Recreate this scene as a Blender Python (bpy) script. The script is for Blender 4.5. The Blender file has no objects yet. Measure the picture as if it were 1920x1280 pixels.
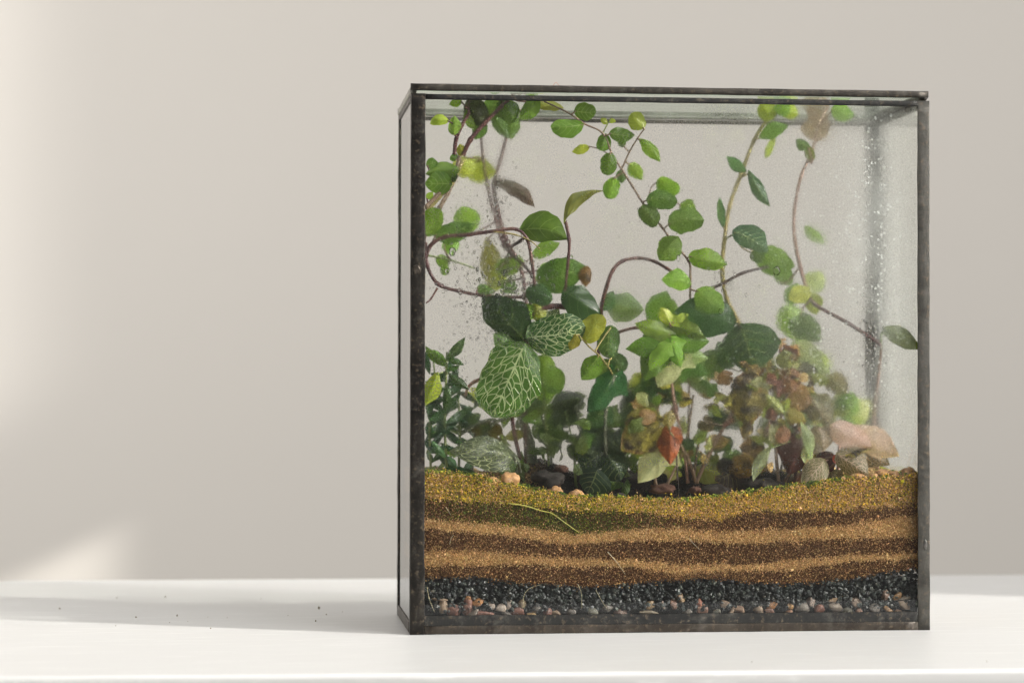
import bpy, bmesh, math, random
import numpy as np
from mathutils import Vector, Matrix
random.seed(7); rng = np.random.default_rng(7)
SC = bpy.context.scene
COL = SC.collection

# ------------------------------------------------------------------ camera
F = 4547.9304
CP = Vector((-0.20531, -1.16424, 0.12091)); YAW, PIT, ROL = 0.10816, 0.01696, 0.00187
cf = Vector((math.sin(YAW)*math.cos(PIT), math.cos(YAW)*math.cos(PIT), math.sin(PIT)))
cr = Vector((math.cos(YAW), -math.sin(YAW), 0)); cu = cr.cross(cf)
cr, cu = cr*math.cos(ROL)+cu*math.sin(ROL), cu*math.cos(ROL)-cr*math.sin(ROL)
cam = bpy.data.cameras.new('camera'); camo = bpy.data.objects.new('camera', cam); COL.objects.link(camo)
M = Matrix.Identity(4)
for i in range(3):
    M[i][0], M[i][1], M[i][2], M[i][3] = cr[i], cu[i], -cf[i], CP[i]
camo.matrix_world = M
cam.sensor_width = 36; cam.lens = F/1920*36; cam.clip_start = .05; cam.clip_end = 50
cam.dof.use_dof = True; cam.dof.focus_distance = 1.185; cam.dof.aperture_fstop = 9.0
SC.camera = camo

def P(px, py, Y=0.0):
    """the point of the plane y = Y that a pixel of the 1920 px photograph looks at"""
    d = cf + cr*((px-960)/F) - cu*((py-640)/F)
    return CP + d*((Y-CP.y)/d.y)
def PX(Y): return (Y-CP.y)/cf.y/F       # metres per photo pixel at depth Y

# ------------------------------------------------------------------ world, lamps, exposure
w = bpy.data.worlds.new('World'); SC.world = w; w.use_nodes = True
bg = w.node_tree.nodes['Background']; bg.inputs[0].default_value = (1, .97, .92, 1); bg.inputs[1].default_value = .20
SC.view_settings.view_transform = 'Standard'; SC.view_settings.look = 'None'
SC.view_settings.exposure = .05; SC.view_settings.gamma = 1
cy = SC.cycles
cy.max_bounces = 16; cy.transparent_max_bounces = 48; cy.transmission_bounces = 12; cy.glossy_bounces = 6; cy.diffuse_bounces = 5
cy.sample_clamp_indirect = 6; cy.use_denoising = True
AZ, EL = math.radians(25.4), math.radians(22)
SUN = Vector((-math.cos(EL)*math.cos(AZ), math.cos(EL)*math.sin(AZ), -math.sin(EL)))   # where the sunlight goes
A1 = Vector((math.sin(AZ), math.cos(AZ), 0)); A2 = (-SUN).cross(A1)
def beam(name, p, su, sv, dist, energy, spread, color=(1, .965, .90), d=SUN):
    a1 = A1 if d is SUN else (-d).cross(Vector((0, 0, -1))).normalized()
    a2 = (-d).cross(a1)
    l = bpy.data.lights.new(name, 'AREA'); l.shape = 'RECTANGLE'; l.size = su; l.size_y = sv
    l.energy = energy*su*sv; l.color = color; l.spread = math.radians(spread)
    o = bpy.data.objects.new(name, l); COL.objects.link(o)
    m = Matrix.Identity(4); c = Vector(p)-d*dist
    for i in range(3): m[i][0], m[i][1], m[i][2], m[i][3] = a1[i], a2[i], -d[i], c[i]
    o.matrix_world = m
# low sun that reaches table and tank through a window on the right
s0, s1, t0, t1 = -.55, .262, -.30, .36
beam('window_sun', A1*((s0+s1)/2)+A2*((t0+t1)/2), s1-s0, t1-t0, 1.6, 5.0, 1.3)
# the same sun through the next panes, on the wall behind
WALL_Y = 1.0
c = P(208, 1000, WALL_Y)
e2 = math.radians(28); d = Vector((-math.cos(e2)*math.cos(AZ), math.cos(e2)*math.sin(AZ), -math.sin(e2)))
beam('window_sun', c - A1*.15 - (-d).cross(A1)*.15, .3, .3, 2.2, 4.6, 1.0, d=d)
c = P(8, 780, WALL_Y)
beam('window_sun', c - A1*.25 + A2*.4, .5, .8, 2.2, 3.4, 2.6, (1, .98, .94))
# soft daylight of the window itself, then two added fill lamps, above and left
d = Vector((-.62, .62, -.48)).normalized()
beam('window_light', (0, .1, .1), 1.4, 1.2, 1.9, 12.0, 150, (1, .995, .98), d)
beam('top_fill', (0, .2, .1), 2.2, 2.2, 1.8, 3.3, 160, (1, .99, .97), Vector((0, .02, -1)).normalized())
d = Vector((.70, .55, -.15)).normalized()
beam('wall_fill', (-.48, 1, .30), .9, 1.2, 1.5, 5.5, 90, (1, .985, .965), d)  # added lamp, brightens the left part of the wall

# ------------------------------------------------------------------ node helpers
class NT:
    def __init__(s, name):
        s.m = bpy.data.materials.new(name); s.m.use_nodes = True
        s.t = s.m.node_tree; s.t.nodes.clear()
        s.out = s.t.nodes.new('ShaderNodeOutputMaterial')
    def n(s, typ, ins=None, **kw):
        nd = s.t.nodes.new('ShaderNode'+typ)
        for k, v in kw.items(): setattr(nd, k, v)
        for k, v in (ins or {}).items():
            sk = nd.inputs[k]
            if isinstance(v, bpy.types.NodeSocket): s.t.links.new(v, sk)
            elif hasattr(sk.default_value, '__len__') and not hasattr(v, '__len__'): sk.default_value = [v]*len(sk.default_value)
            elif hasattr(v, '__len__') and len(v) == 3 and len(sk.default_value) == 4: sk.default_value = (*v, 1)
            else: sk.default_value = v
        return nd
    def math(s, op, a, b=0., c=None, clamp=False):
        nd = s.n('Math', {0: a, 1: b}, operation=op, use_clamp=clamp)
        if c is not None: 
            if isinstance(c, bpy.types.NodeSocket): s.t.links.new(c, nd.inputs[2])
            else: nd.inputs[2].default_value = c
        return nd.outputs[0]
    def ramp(s, fac, stops):
        nd = s.n('ValToRGB', {'Fac': fac}); e = nd.color_ramp.elements
        while len(e) < len(stops): e.new(.5)
        for i, (p, c) in enumerate(stops):
            e[i].position = p; e[i].color = (*c, 1) if hasattr(c, '__len__') else (c, c, c, 1)
        return nd.outputs[0]
    def noise(s, vec, scale, detail=3, rough=.55, out=0, dist=0):
        i = {'Scale': scale, 'Detail': detail, 'Roughness': rough, 'Distortion': dist}
        if vec is not None: i['Vector'] = vec
        return s.n('TexNoise', i).outputs[out]
    def mixc(s, f, a, b, mode='MIX'):
        nd = s.n('Mix', data_type='RGBA', blend_type=mode)
        for k, v in ((0, f), (6, a), (7, b)):
            if isinstance(v, bpy.types.NodeSocket): s.t.links.new(v, nd.inputs[k])
            elif k == 0: nd.inputs[0].default_value = v
            else: nd.inputs[k].default_value = (*v, 1) if len(v) == 3 else v
        return nd.outputs[2]
    def mixs(s, f, a, b): return s.n('MixShader', {0: f, 1: a, 2: b}).outputs[0]
    def bump(s, h, st, dist, normal=None):
        i = {'Height': h, 'Strength': st, 'Distance': dist}
        if normal is not None: i['Normal'] = normal
        return s.n('Bump', i).outputs[0]
    def end(s, sh):
        s.t.links.new(sh, s.out.inputs[0]); return s.m
def obco(t): return t.n('TexCoord').outputs['Object']

# ------------------------------------------------------------------ materials
def m_wall():
    t = NT('wall_paint'); c = obco(t)
    f = t.noise(c, 2.2, 3); g = t.noise(c, 420, 2)
    col = t.mixc(f, (.592, .556, .51), (.628, .592, .547))
    return t.end(t.n('BsdfPrincipled', {'Base Color': col, 'Roughness': .75, 'Normal': t.bump(g, .25, .0006)}).outputs[0])
def m_table():
    t = NT('white_gloss_paint'); c = obco(t)
    st = t.n('Mapping', {'Vector': c, 'Scale': (6, 90, 30), 'Rotation': (0, 0, .02)}).outputs[0]
    gr = t.noise(st, 4, 6, .65)
    st2 = t.n('Mapping', {'Vector': c, 'Scale': (7, 130, 30), 'Rotation': (0, 0, .05)}).outputs[0]
    sc = t.ramp(t.noise(st2, 3, 4, .6), [(.57, 0.), (.66, 1.)])
    blot = t.noise(c, 9, 4)
    blot = t.math('ADD', t.math('MULTIPLY', blot, .6), t.math('MULTIPLY', gr, .5))
    col = t.mixc(blot, (.585, .582, .575), (.64, .635, .63))
    col = t.mixc(t.math('MULTIPLY', sc, .6), col, (.80, .80, .79))
    # worn brown streak by the front edge
    p = P(1235, 1262, -.16)
    sp = t.n('SeparateXYZ', {0: c})
    dx = t.math('DIVIDE', t.math('SUBTRACT', sp.outputs[0], p.x), .020); dy = t.math('DIVIDE', t.math('SUBTRACT', sp.outputs[1], -.1545), .0032)
    dd = t.math('ADD', t.math('MULTIPLY', dx, dx), t.math('MULTIPLY', dy, dy))
    dd = t.math('ADD', dd, t.math('MULTIPLY', t.noise(st, 9, 4), 1.6))
    col = t.mixc(t.math('MULTIPLY', t.ramp(dd, [(.55, 1.), (1.0, 0.)]), .55), col, (.52, .36, .2))
    dust = t.n('TexVoronoi', {'Vector': c, 'Scale': 70, 'Randomness': 1}, feature='F1')
    ok = t.math('MULTIPLY', t.math('LESS_THAN', dust.outputs['Distance'], .025), t.math('GREATER_THAN', t.n('SeparateColor', {0: dust.outputs['Color']}).outputs[0], .8))
    col = t.mixc(t.math('MULTIPLY', ok, .5), col, (.3, .25, .18))
    ro = t.math('ADD', t.math('MULTIPLY', gr, .25), .24)
    h = t.math('ADD', t.math('MULTIPLY', gr, .6), t.math('MULTIPLY', sc, .4))
    return t.end(t.n('BsdfPrincipled', {'Base Color': col, 'Roughness': ro, 'Specular IOR Level': .35, 'Normal': t.bump(h, .35, .0004)}).outputs[0])
def m_came(name, a, b, metal=.75, rough=.42):
    t = NT(name); c = obco(t)
    n1 = t.noise(c, 60, 5, .65); n2 = t.noise(c, 420, 4, .6)
    st = t.n('Mapping', {'Vector': c, 'Scale': (40, 40, 900)}).outputs[0]
    n3 = t.noise(c, 1500, 2)
    col = t.mixc(t.ramp(n1, [(.35, 0.), (.65, 1.)]), a, b)
    col = t.mixc(t.math('MULTIPLY', t.ramp(n2, [(.55, 0.), (.75, 1.)]), .6), col, (.20, .15, .10))
    col = t.mixc(t.math('MULTIPLY', t.ramp(t.noise(c, 110, 9, .72), [(.52, 0.), (.80, 1.)]), .45), col, (.22, .205, .18))
    ro = t.math('ADD', t.math('MULTIPLY', n2, .35), rough-.15)
    h = t.math('ADD', n1, t.math('MULTIPLY', n2, .5))
    return t.end(t.n('BsdfPrincipled', {'Base Color': col, 'Metallic': metal, 'Roughness': ro, 'Normal': t.bump(h, .6, .0007)}).outputs[0])
def fres(t, ior=1.42):
    bf = t.n('NewGeometry').outputs['Backfacing']
    i = t.math('ADD', ior, t.math('MULTIPLY', bf, 1/ior-ior))
    return t.n('Fresnel', {'IOR': i}).outputs[0]
def m_glass(name, tint=(.985, .992, .98), dirt=0.03, wavy=.0):
    t = NT(name); c = obco(t)
    tr = t.n('BsdfTransparent', {0: tint}).outputs[0]
    gi = {0: (1, 1, 1), 'Roughness': .02}
    if wavy: gi['Normal'] = t.bump(t.noise(c, 30, 2), wavy, .0006)
    gl = t.n('BsdfGlossy', gi).outputs[0]
    sh = t.mixs(fres(t), tr, gl)
    df = t.n('BsdfTranslucent', {0: (.8, .82, .78)}).outputs[0]
    d2 = t.n('BsdfDiffuse', {0: (.8, .82, .78)}).outputs[0]
    dm = t.ramp(t.noise(c, 90, 6, .7), [(.45, 0.), (.8, dirt*3)])
    sh = t.mixs(dm, sh, t.mixs(.5, df, d2))
    return t.end(sh)
def m_edge():
    t = NT('glass_edge')
    return t.end(t.n('BsdfPrincipled', {'Base Color': (.62, .74, .62), 'Roughness': .25, 'Transmission Weight': .5, 'IOR': 1.5}).outputs[0])

def m_fog(name, blobs, base, veil, holes=(), speck=1.0, plane='xz', streak=0.):
    """condensation: fine water droplets that bend light; blobs = (x, z, rx, rz, amount) in metres"""
    t = NT(name); c = obco(t)
    sp = t.n('SeparateXYZ', {0: c}); X = sp.outputs[0 if plane == 'xz' else 1]; Z = sp.outputs[2]
    def blob(x, z, rx, rz):
        dx = t.math('DIVIDE', t.math('SUBTRACT', X, x), rx); dz = t.math('DIVIDE', t.math('SUBTRACT', Z, z), rz)
        return t.math('POWER', 2.718, t.math('MULTIPLY', t.math('ADD', t.math('MULTIPLY', dx, dx), t.math('MULTIPLY', dz, dz)), -1.))
    m = t.math('ADD', base, 0.); v = t.math('ADD', veil, 0.)
    for (x, z, rx, rz, am, vl) in blobs:
        g = blob(x, z, rx, rz)
        m = t.math('ADD', m, t.math('MULTIPLY', g, am)); v = t.math('ADD', v, t.math('MULTIPLY', g, vl))
    cl = t.noise(c, 55, 5, .62)
    mod = t.ramp(cl, [(.28, .6), (.62, 1.)])
    m = t.math('MULTIPLY', m, mod)
    for (x, z, rx, rz, am) in holes:
        g = t.math('SUBTRACT', 1., t.math('MULTIPLY', blob(x, z, rx, rz), am))
        m = t.math('MULTIPLY', m, g); v = t.math('MULTIPLY', v, g)
    # droplets
    vo = t.n('TexVoronoi', {'Vector': c, 'Scale': 1500, 'Randomness': 1}, feature='F1')
    vo2 = t.n('TexVoronoi', {'Vector': c, 'Scale': 620, 'Randomness': 1}, feature='F1')
    fine = t.noise(c, 1100, 2, .6)
    gr = t.ramp(fine, [(.36, .7), (.6, 1.)])
    hgt = t.math('ADD', t.math('MULTIPLY', vo.outputs['Distance'], -1.), t.math('MULTIPLY', vo2.outputs['Distance'], -1.2))
    nb = t.bump(hgt, .55, .0006)
    rf = t.n('BsdfRefraction', {0: (.998, .998, .994), 'IOR': 1.085, 'Roughness': .62, 'Normal': nb}).outputs[0]
    tl = t.mixs(.45, t.n('BsdfTranslucent', {0: (.93, .95, .93)}).outputs[0], t.n('BsdfDiffuse', {0: (.93, .95, .93)}).outputs[0])
    # sparkle of water specks, painted into the film as white dots
    lit = t.math('MULTIPLY', t.math('GREATER_THAN', t.n('SeparateColor', {0: vo2.outputs['Color']}).outputs[0], .72), t.math('LESS_THAN', vo2.outputs['Distance'], .40))
    cl2 = t.ramp(t.noise(c, 140, 4, .6), [(.38, 0.), (.66, 1.)])
    spk = t.math('MULTIPLY', t.math('MULTIPLY', lit, cl2), t.math('MULTIPLY', v, 3.2*speck), clamp=True)
    vv = t.math('ADD', t.math('MULTIPLY', t.math('MULTIPLY', v, t.ramp(cl, [(.3, .5), (.7, 1.3)])), gr), spk, clamp=True)
    sh = t.mixs(t.math('MULTIPLY', m, gr, clamp=True), t.n('BsdfTransparent').outputs[0], rf)
    sh = t.mixs(vv, sh, tl)
    return t.end(sh)

def m_leaf(name, vein=(.5, .6, .25), vmix=.35, nvein=5, net=0., rough=.36, tl=.48, mottle=None, mot=(.4, .6), bumps=.5, vw=.03, pale=None, spec=.5, edge=None, lat=.34, wb=.05):
    t = NT(name)
    uv = t.n('UVMap').outputs[0]; sp = t.n('SeparateXYZ', {0: uv}); u = sp.outputs[0]
    v = t.math('MULTIPLY', t.math('SUBTRACT', sp.outputs[1], .5), 2.)
    av = t.math('ABSOLUTE', v)
    oc = obco(t); info = t.n('ObjectInfo'); base = info.outputs['Color']
    rnd = t.n('VectorMath', {0: oc, 1: info.outputs['Random']}, operation='ADD').outputs[0]
    big = t.noise(rnd, 130, 4, .6); fin = t.noise(rnd, 900, 3, .6)
    col = t.mixc(t.ramp(big, [(.3, 0.), (.7, 1.)]), t.mixc(1., base, (.72, .76, .7), 'MULTIPLY'), t.mixc(1., base, (1.25, 1.2, 1.15), 'MULTIPLY'))
    if mottle is not None:
        col = t.mixc(t.ramp(t.noise(rnd, 190, 5, .65), [(mot[0], 0.), (mot[1], 1.)]), col, mottle)
    if edge is not None:
        col = t.mixc(t.ramp(t.math('MULTIPLY', av, t.math('ADD', u, .2)), [(.55, 0.), (1., .8)]), col, edge)
    wob = t.math('MULTIPLY', t.math('SUBTRACT', t.noise(rnd, 160, 2), .5), wb)
    # midrib and curved side veins
    mid = t.math('LESS_THAN', t.math('ADD', av, t.math('MULTIPLY', wob, .2)), t.math('MULTIPLY', t.math('SUBTRACT', 1.12, u), vw*1.7))
    q = t.math('ADD', t.math('SUBTRACT', u, t.math('MULTIPLY', t.math('POWER', av, 1.35), lat)), wob)
    side = t.n('Math', {0: t.math('MULTIPLY', q, nvein), 1: 1.}, operation='FRACT').outputs[0]
    sd = t.math('ABSOLUTE', t.math('SUBTRACT', side, .5))
    sv = t.math('MULTIPLY', t.math('LESS_THAN', sd, t.math('MULTIPLY', t.math('SUBTRACT', 1.25, av), vw*nvein*.55)), t.math('GREATER_THAN', q, .02))
    vn = t.math('MAXIMUM', mid, t.math('MULTIPLY', sv, .75 if net == 0 else 1.))
    if net:
        rr = t.math('MULTIPLY', info.outputs['Random'], 20.)
        cv = t.n('CombineXYZ', {0: t.math('ADD', t.math('MULTIPLY', t.math('ADD', t.math('MULTIPLY', q, .5), t.math('MULTIPLY', u, .5)), 1.25), rr), 1: t.math('MULTIPLY', v, .56)}).outputs[0]
        vo = t.n('TexVoronoi', {'Vector': cv, 'Scale': net, 'Randomness': .8}, feature='DISTANCE_TO_EDGE', voronoi_dimensions='2D').outputs['Distance']
        vn = t.math('MAXIMUM', vn, t.math('MULTIPLY', t.ramp(vo, [(.035, 1.), (.085, 0.)]), .85))
        vmf = t.math('MULTIPLY', t.math('MULTIPLY', vn, vmix), t.ramp(big, [(.3, .55), (.65, 1.)]))
    else:
        vmf = t.math('MULTIPLY', vn, vmix)
    col = t.mixc(vmf, col, vein)
    if pale is not None:
        bf = t.n('NewGeometry').outputs['Backfacing']; col = t.mixc(t.math('MULTIPLY', bf, .6), col, pale)
    h = t.math('ADD', t.math('MULTIPLY', vn, -.7 if net == 0 else -.6), t.math('ADD', t.math('MULTIPLY', fin, .35), t.math('MULTIPLY', big, .6)))
    nb = t.bump(h, bumps, .001)
    ro = t.math('ADD', rough-.06, t.math('MULTIPLY', fin, .14))
    pr = t.n('BsdfPrincipled', {'Base Color': col, 'Roughness': ro, 'Normal': nb, 'Specular IOR Level': spec}).outputs[0]
    tc = t.mixc(1., col, (1.5, 1.55, .75), 'MULTIPLY')
    return t.end(t.mixs(tl, pr, t.n('BsdfTranslucent', {0: tc, 'Normal': nb}).outputs[0]))
def m_stem(name, a, b, rough=.45):
    t = NT(name); c = obco(t)
    n = t.noise(c, 160, 4, .6); f = t.noise(c, 1300, 3)
    col = t.mixc(t.ramp(n, [(.35, 0.), (.65, 1.)]), a, b)
    return t.end(t.n('BsdfPrincipled', {'Base Color': col, 'Roughness': rough, 'Normal': t.bump(t.math('ADD', f, n), .5, .0003), 'Subsurface Weight': 0}).outputs[0])
def m_vcol(name, rough=.8, bump=.4, bs=1500, spec=.3):
    t = NT(name); c = obco(t)
    col = t.n('VertexColor', layer_name='Col').outputs[0]
    n = t.noise(c, bs, 3)
    col = t.mixc(n, t.mixc(1., col, (.8, .8, .8), 'MULTIPLY'), t.mixc(1., col, (1.2, 1.2, 1.2), 'MULTIPLY'))
    return t.end(t.n('BsdfPrincipled', {'Base Color': col, 'Roughness': rough, 'Normal': t.bump(n, bump, .0004), 'Specular IOR Level': spec}).outputs[0])
def m_stone(name):
    t = NT(name); c = obco(t); info = t.n('ObjectInfo')
    rnd = t.n('VectorMath', {0: c, 1: info.outputs['Random']}, operation='ADD').outputs[0]
    n = t.noise(rnd, 260, 5, .65); f = t.noise(rnd, 1400, 3)
    b = info.outputs['Color']
    col = t.mixc(t.ramp(n, [(.3, 0.), (.7, 1.)]), t.mixc(1., b, (.6, .55, .55), 'MULTIPLY'), t.mixc(1., b, (1.35, 1.35, 1.3), 'MULTIPLY'))
    col = t.mixc(t.ramp(f, [(.6, 0.), (.72, .55)]), col, (.5, .47, .42))
    return t.end(t.n('BsdfPrincipled', {'Base Color': col, 'Roughness': .5, 'Normal': t.bump(t.math('ADD', n, f), .5, .0005)}).outputs[0])
def m_water():
    t = NT('water')
    rf = t.n('BsdfRefraction', {0: (1, 1, 1), 'IOR': 1.33, 'Roughness': 0}).outputs[0]
    gl = t.n('BsdfGlossy', {0: (1, 1, 1), 'Roughness': .12}).outputs[0]
    sh = t.mixs(fres(t, 1.33), rf, gl)
    return t.end(t.mixs(.10, sh, t.n('BsdfTransparent').outputs[0]))
def m_plain(name, c, rough=.6, metal=0):
    t = NT(name); o = obco(t); n = t.noise(o, 500, 3)
    col = t.mixc(n, tuple(x*.7 for x in c), tuple(x*1.3 for x in c))
    return t.end(t.n('BsdfPrincipled', {'Base Color': col, 'Roughness': rough, 'Metallic': metal}).outputs[0])

# ------------------------------------------------------------------ object helpers
WL = {}
def tag(o, label=None, cat=None, group=None, kind=None):
    for k, v in (('label', label), ('category', cat), ('group', group), ('kind', kind)):
        if v: o[k] = v
    return o
def place(o, loc, parent):
    COL.objects.link(o); WL[o.name] = Vector(loc)
    if parent is not None:
        o.parent = parent; o.location = Vector(loc)-WL[parent.name]
    else: o.location = loc
    return o
def empty(name, loc):
    o = bpy.data.objects.new(name, None); o.empty_display_size = .01
    return place(o, loc, None)
def mesh(name, V, Fc, mat, parent=None, loc=(0, 0, 0), uv=None, smooth=True, color=None, vcol=None):
    loc = Vector(loc); V = np.asarray(V, dtype=np.float64)-np.array(loc)
    me = bpy.data.meshes.new(name)
    if isinstance(Fc, np.ndarray):
        n, k = Fc.shape
        me.vertices.add(len(V)); me.vertices.foreach_set('co', V.astype(np.float32).ravel())
        me.loops.add(n*k); me.loops.foreach_set('vertex_index', Fc.astype(np.int32).ravel())
        me.polygons.add(n); me.polygons.foreach_set('loop_start', np.arange(0, n*k, k, dtype=np.int32))
        me.update(calc_edges=True)
    else:
        me.from_pydata(V.tolist(), [], Fc)
    me.polygons.foreach_set('use_smooth', [smooth]*len(me.polygons))
    if uv is not None:
        l = me.uv_layers.new(name='UVMap')
        li = np.empty(len(me.loops), dtype=np.int32); me.loops.foreach_get('vertex_index', li)
        l.data.foreach_set('uv', np.asarray(uv, dtype=np.float32)[li].ravel())
    if vcol is not None:
        a = me.color_attributes.new('Col', 'FLOAT_COLOR', 'POINT')
        a.data.foreach_set('color', np.c_[vcol, np.ones(len(vcol))].astype(np.float32).ravel())
    me.materials.append(mat); me.update()
    o = bpy.data.objects.new(name, me)
    if color is not None: o.color = (*color, 1)
    return place(o, loc, parent)
def box(lo, hi):
    x0, y0, z0 = lo; x1, y1, z1 = hi
    V = [(x0, y0, z0), (x1, y0, z0), (x1, y1, z0), (x0, y1, z0), (x0, y0, z1), (x1, y0, z1), (x1, y1, z1), (x0, y1, z1)]
    return V, [(0, 3, 2, 1), (4, 5, 6, 7), (0, 1, 5, 4), (1, 2, 6, 5), (2, 3, 7, 6), (3, 0, 4, 7)]
def bar(lo, hi, r=.0005, wob=.00005, step=.006):
    """a bar with rounded long edges and a slightly uneven, hand-soldered surface"""
    lo, hi = np.array(lo, float), np.array(hi, float); sz = hi-lo; ax = int(np.argmax(sz)); o = [i for i in range(3) if i != ax]
    r = min(r, sz[o[0]]*.45, sz[o[1]]*.45); sec = []
    for cx, cyy, a0 in ((1, 1, 0), (0, 1, 90), (0, 0, 180), (1, 0, 270)):
        for k in range(4):
            a = math.radians(a0+30*k)
            sec.append(((lo[o[0]]+r, hi[o[0]]-r)[cx]+r*math.cos(a), (lo[o[1]]+r, hi[o[1]]-r)[cyy]+r*math.sin(a)))
    n = max(2, int(sz[ax]/step)); V = []; Fc = []; m = len(sec); ph = rng.uniform(0, 6, 8)
    ctr = ((lo+hi)/2)[o]
    for i in range(n+1):
        s = i/n; w = 1+wob/.001*(.5*math.sin(s*31*sz[ax]/.25+ph[0])+.5*math.sin(s*77*sz[ax]/.25+ph[1])) if 0 < i < n else 1
        for k, (a, b) in enumerate(sec):
            p = np.zeros(3); p[ax] = lo[ax]+sz[ax]*s
            j = rng.normal(0, wob*.25)
            p[o[0]] = ctr[0]+(a-ctr[0])*w+j; p[o[1]] = ctr[1]+(b-ctr[1])*(w if sz[o[1]] > .002 else 1)+j*.5
            V.append(p)
    for i in range(n):
        for k in range(m):
            a, b = i*m+k, i*m+(k+1) % m; Fc.append((a, b, b+m, a+m))
    Fc.append(tuple(range(m-1, -1, -1))); Fc.append(tuple(n*m+k for k in range(m)))
    return V, Fc
def join(parts):
    V = []; Fc = []
    for v, f in parts:
        k = len(V); V += [tuple(x) for x in v]; Fc += [tuple(i+k for i in q) for q in f]
    return V, Fc
def spline(pts, n=6):
    pts = [Vector(p) for p in pts]; out = []
    if len(pts) < 3:
        return [pts[0].lerp(pts[-1], i/n) for i in range(n+1)]
    for i in range(len(pts)-1):
        p0, p1, p2, p3 = pts[max(i-1, 0)], pts[i], pts[i+1], pts[min(i+2, len(pts)-1)]
        for k in range(n):
            t = k/n
            out.append(.5*((2*p1)+(p2-p0)*t+(2*p0-5*p1+4*p2-p3)*t*t+(3*p1-p0-3*p2+p3)*t**3))
    return out+[pts[-1]]
def tube(pts, r0, r1, sides=8, knob=0., wob=.06):
    V = []; Fc = []; n = len(pts); prev = Vector((.3, -.8, .5))
    for i, p in enumerate(pts):
        d = (pts[min(i+1, n-1)]-pts[max(i-1, 0)]).normalized()
        s = (prev-d*prev.dot(d)).normalized(); prev = s; q = d.cross(s)
        r = (r0+(r1-r0)*i/(n-1))*(1+random.uniform(-wob, wob)+(knob if i % 6 == 0 else 0))
        for k in range(sides):
            a = 2*math.pi*k/sides; V.append(p+s*(r*math.cos(a))+q*(r*math.sin(a)))
    for i in range(n-1):
        for k in range(sides):
            a, b = i*sides+k, i*sides+(k+1) % sides; Fc.append((a, b, b+sides, a+sides))
    Fc.append(tuple(range(sides-1, -1, -1))); Fc.append(tuple((n-1)*sides+k for k in range(sides)))
    return V, Fc
_bm = bmesh.new(); bmesh.ops.create_icosphere(_bm, subdivisions=1, radius=1)
ICO = np.array([v.co[:] for v in _bm.verts]); ICOF = np.array([[v.index for v in f.verts] for f in _bm.faces]); _bm.free()
_bm = bmesh.new(); bmesh.ops.create_icosphere(_bm, subdivisions=3, radius=1)
ICO3 = np.array([v.co[:] for v in _bm.verts]); ICO3F = np.array([[v.index for v in f.verts] for f in _bm.faces]); _bm.free()
_bm = bmesh.new(); bmesh.ops.create_icosphere(_bm, subdivisions=2, radius=1)
ICO2 = np.array([v.co[:] for v in _bm.verts]); ICO2F = np.array([[v.index for v in f.verts] for f in _bm.faces]); _bm.free()
OCT = np.array([(1, 0, 0), (-1, 0, 0), (0, 1, 0), (0, -1, 0), (0, 0, 1), (0, 0, -1)], float)
OCTF = np.array([(0, 2, 4), (2, 1, 4), (1, 3, 4), (3, 0, 4), (2, 0, 5), (1, 2, 5), (3, 1, 5), (0, 3, 5)])
def rotmats(n):
    q = rng.normal(size=(n, 4)); q /= np.linalg.norm(q, axis=1)[:, None]; a, b, c, d = q.T
    return np.stack([1-2*(c*c+d*d), 2*(b*c-a*d), 2*(b*d+a*c), 2*(b*c+a*d), 1-2*(b*b+d*d), 2*(c*d-a*b), 2*(b*d-a*c), 2*(c*d+a*b), 1-2*(b*b+c*c)], 1).reshape(n, 3, 3)
def scatter(cen, rad, base, faces, jit=.25, aniso=.35):
    n = len(cen); k = len(base)
    B = base[None]*(1+rng.normal(0, jit, (n, k, 1)))*(1+rng.uniform(-aniso, aniso, (n, 1, 3)))
    V = np.einsum('nij,nkj->nki', rotmats(n), B)*rad[:, None, None]+cen[:, None, :]
    Fc = faces[None]+(np.arange(n)*k)[:, None, None]
    return V.reshape(-1, 3), Fc.reshape(-1, 3)

# ------------------------------------------------------------------ setting: wall and table
mw = m_wall()
V, Fc = box((-4, WALL_Y, -1.5), (4, WALL_Y+.1, 3)); tag(mesh('wall', V, Fc, mw, smooth=False), 'plain warm grey painted wall behind the table', None, None, 'structure')
mt = m_table()
tb = tag(empty('table', (0, 0, 0)), 'white gloss painted table top that the glass terrarium stands on', 'table')
fe = lambda x: -.1585-.028*x       # front edge
me_v = []; prof = [(.0, 1)]
def table_top():
    r = .0022; V = []; Fc = []; prof = []
    for k in range(7):
        a = math.radians(90*k/6); prof.append((r-r*math.sin(a), -r+r*math.cos(a)))   # rounded nose
    prof += [(0, -.028)]
    xs = np.linspace(-2, 2, 41)
    for x in xs:
        yb = .337-.012*x
        rb = .003
        row = [(x, yb, -.028), (x, yb, -rb)] + [(x, yb-rb+rb*math.cos(a), -rb+rb*math.sin(a)) for a in (math.radians(30), math.radians(60), math.radians(90))]
        row += [(x, yb-.01, 0), (x, fe(x)+.02, 0)]
        row += [(x, fe(x)+p, z) for p, z in prof]
        V += row
    m = len(row)
    for i in range(len(xs)-1):
        for k in range(m):
            a, b = i*m+k, i*m+(k+1) % m; Fc.append((a, b, b+m, a+m))
    return V, Fc
V, Fc = table_top(); o = mesh('tabletop', V, Fc, mt, tb)
o.data.polygons.foreach_set('use_smooth', [True]*len(o.data.polygons))
o.modifiers.new('w', 'WEIGHTED_NORMAL').keep_sharp = True

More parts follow.
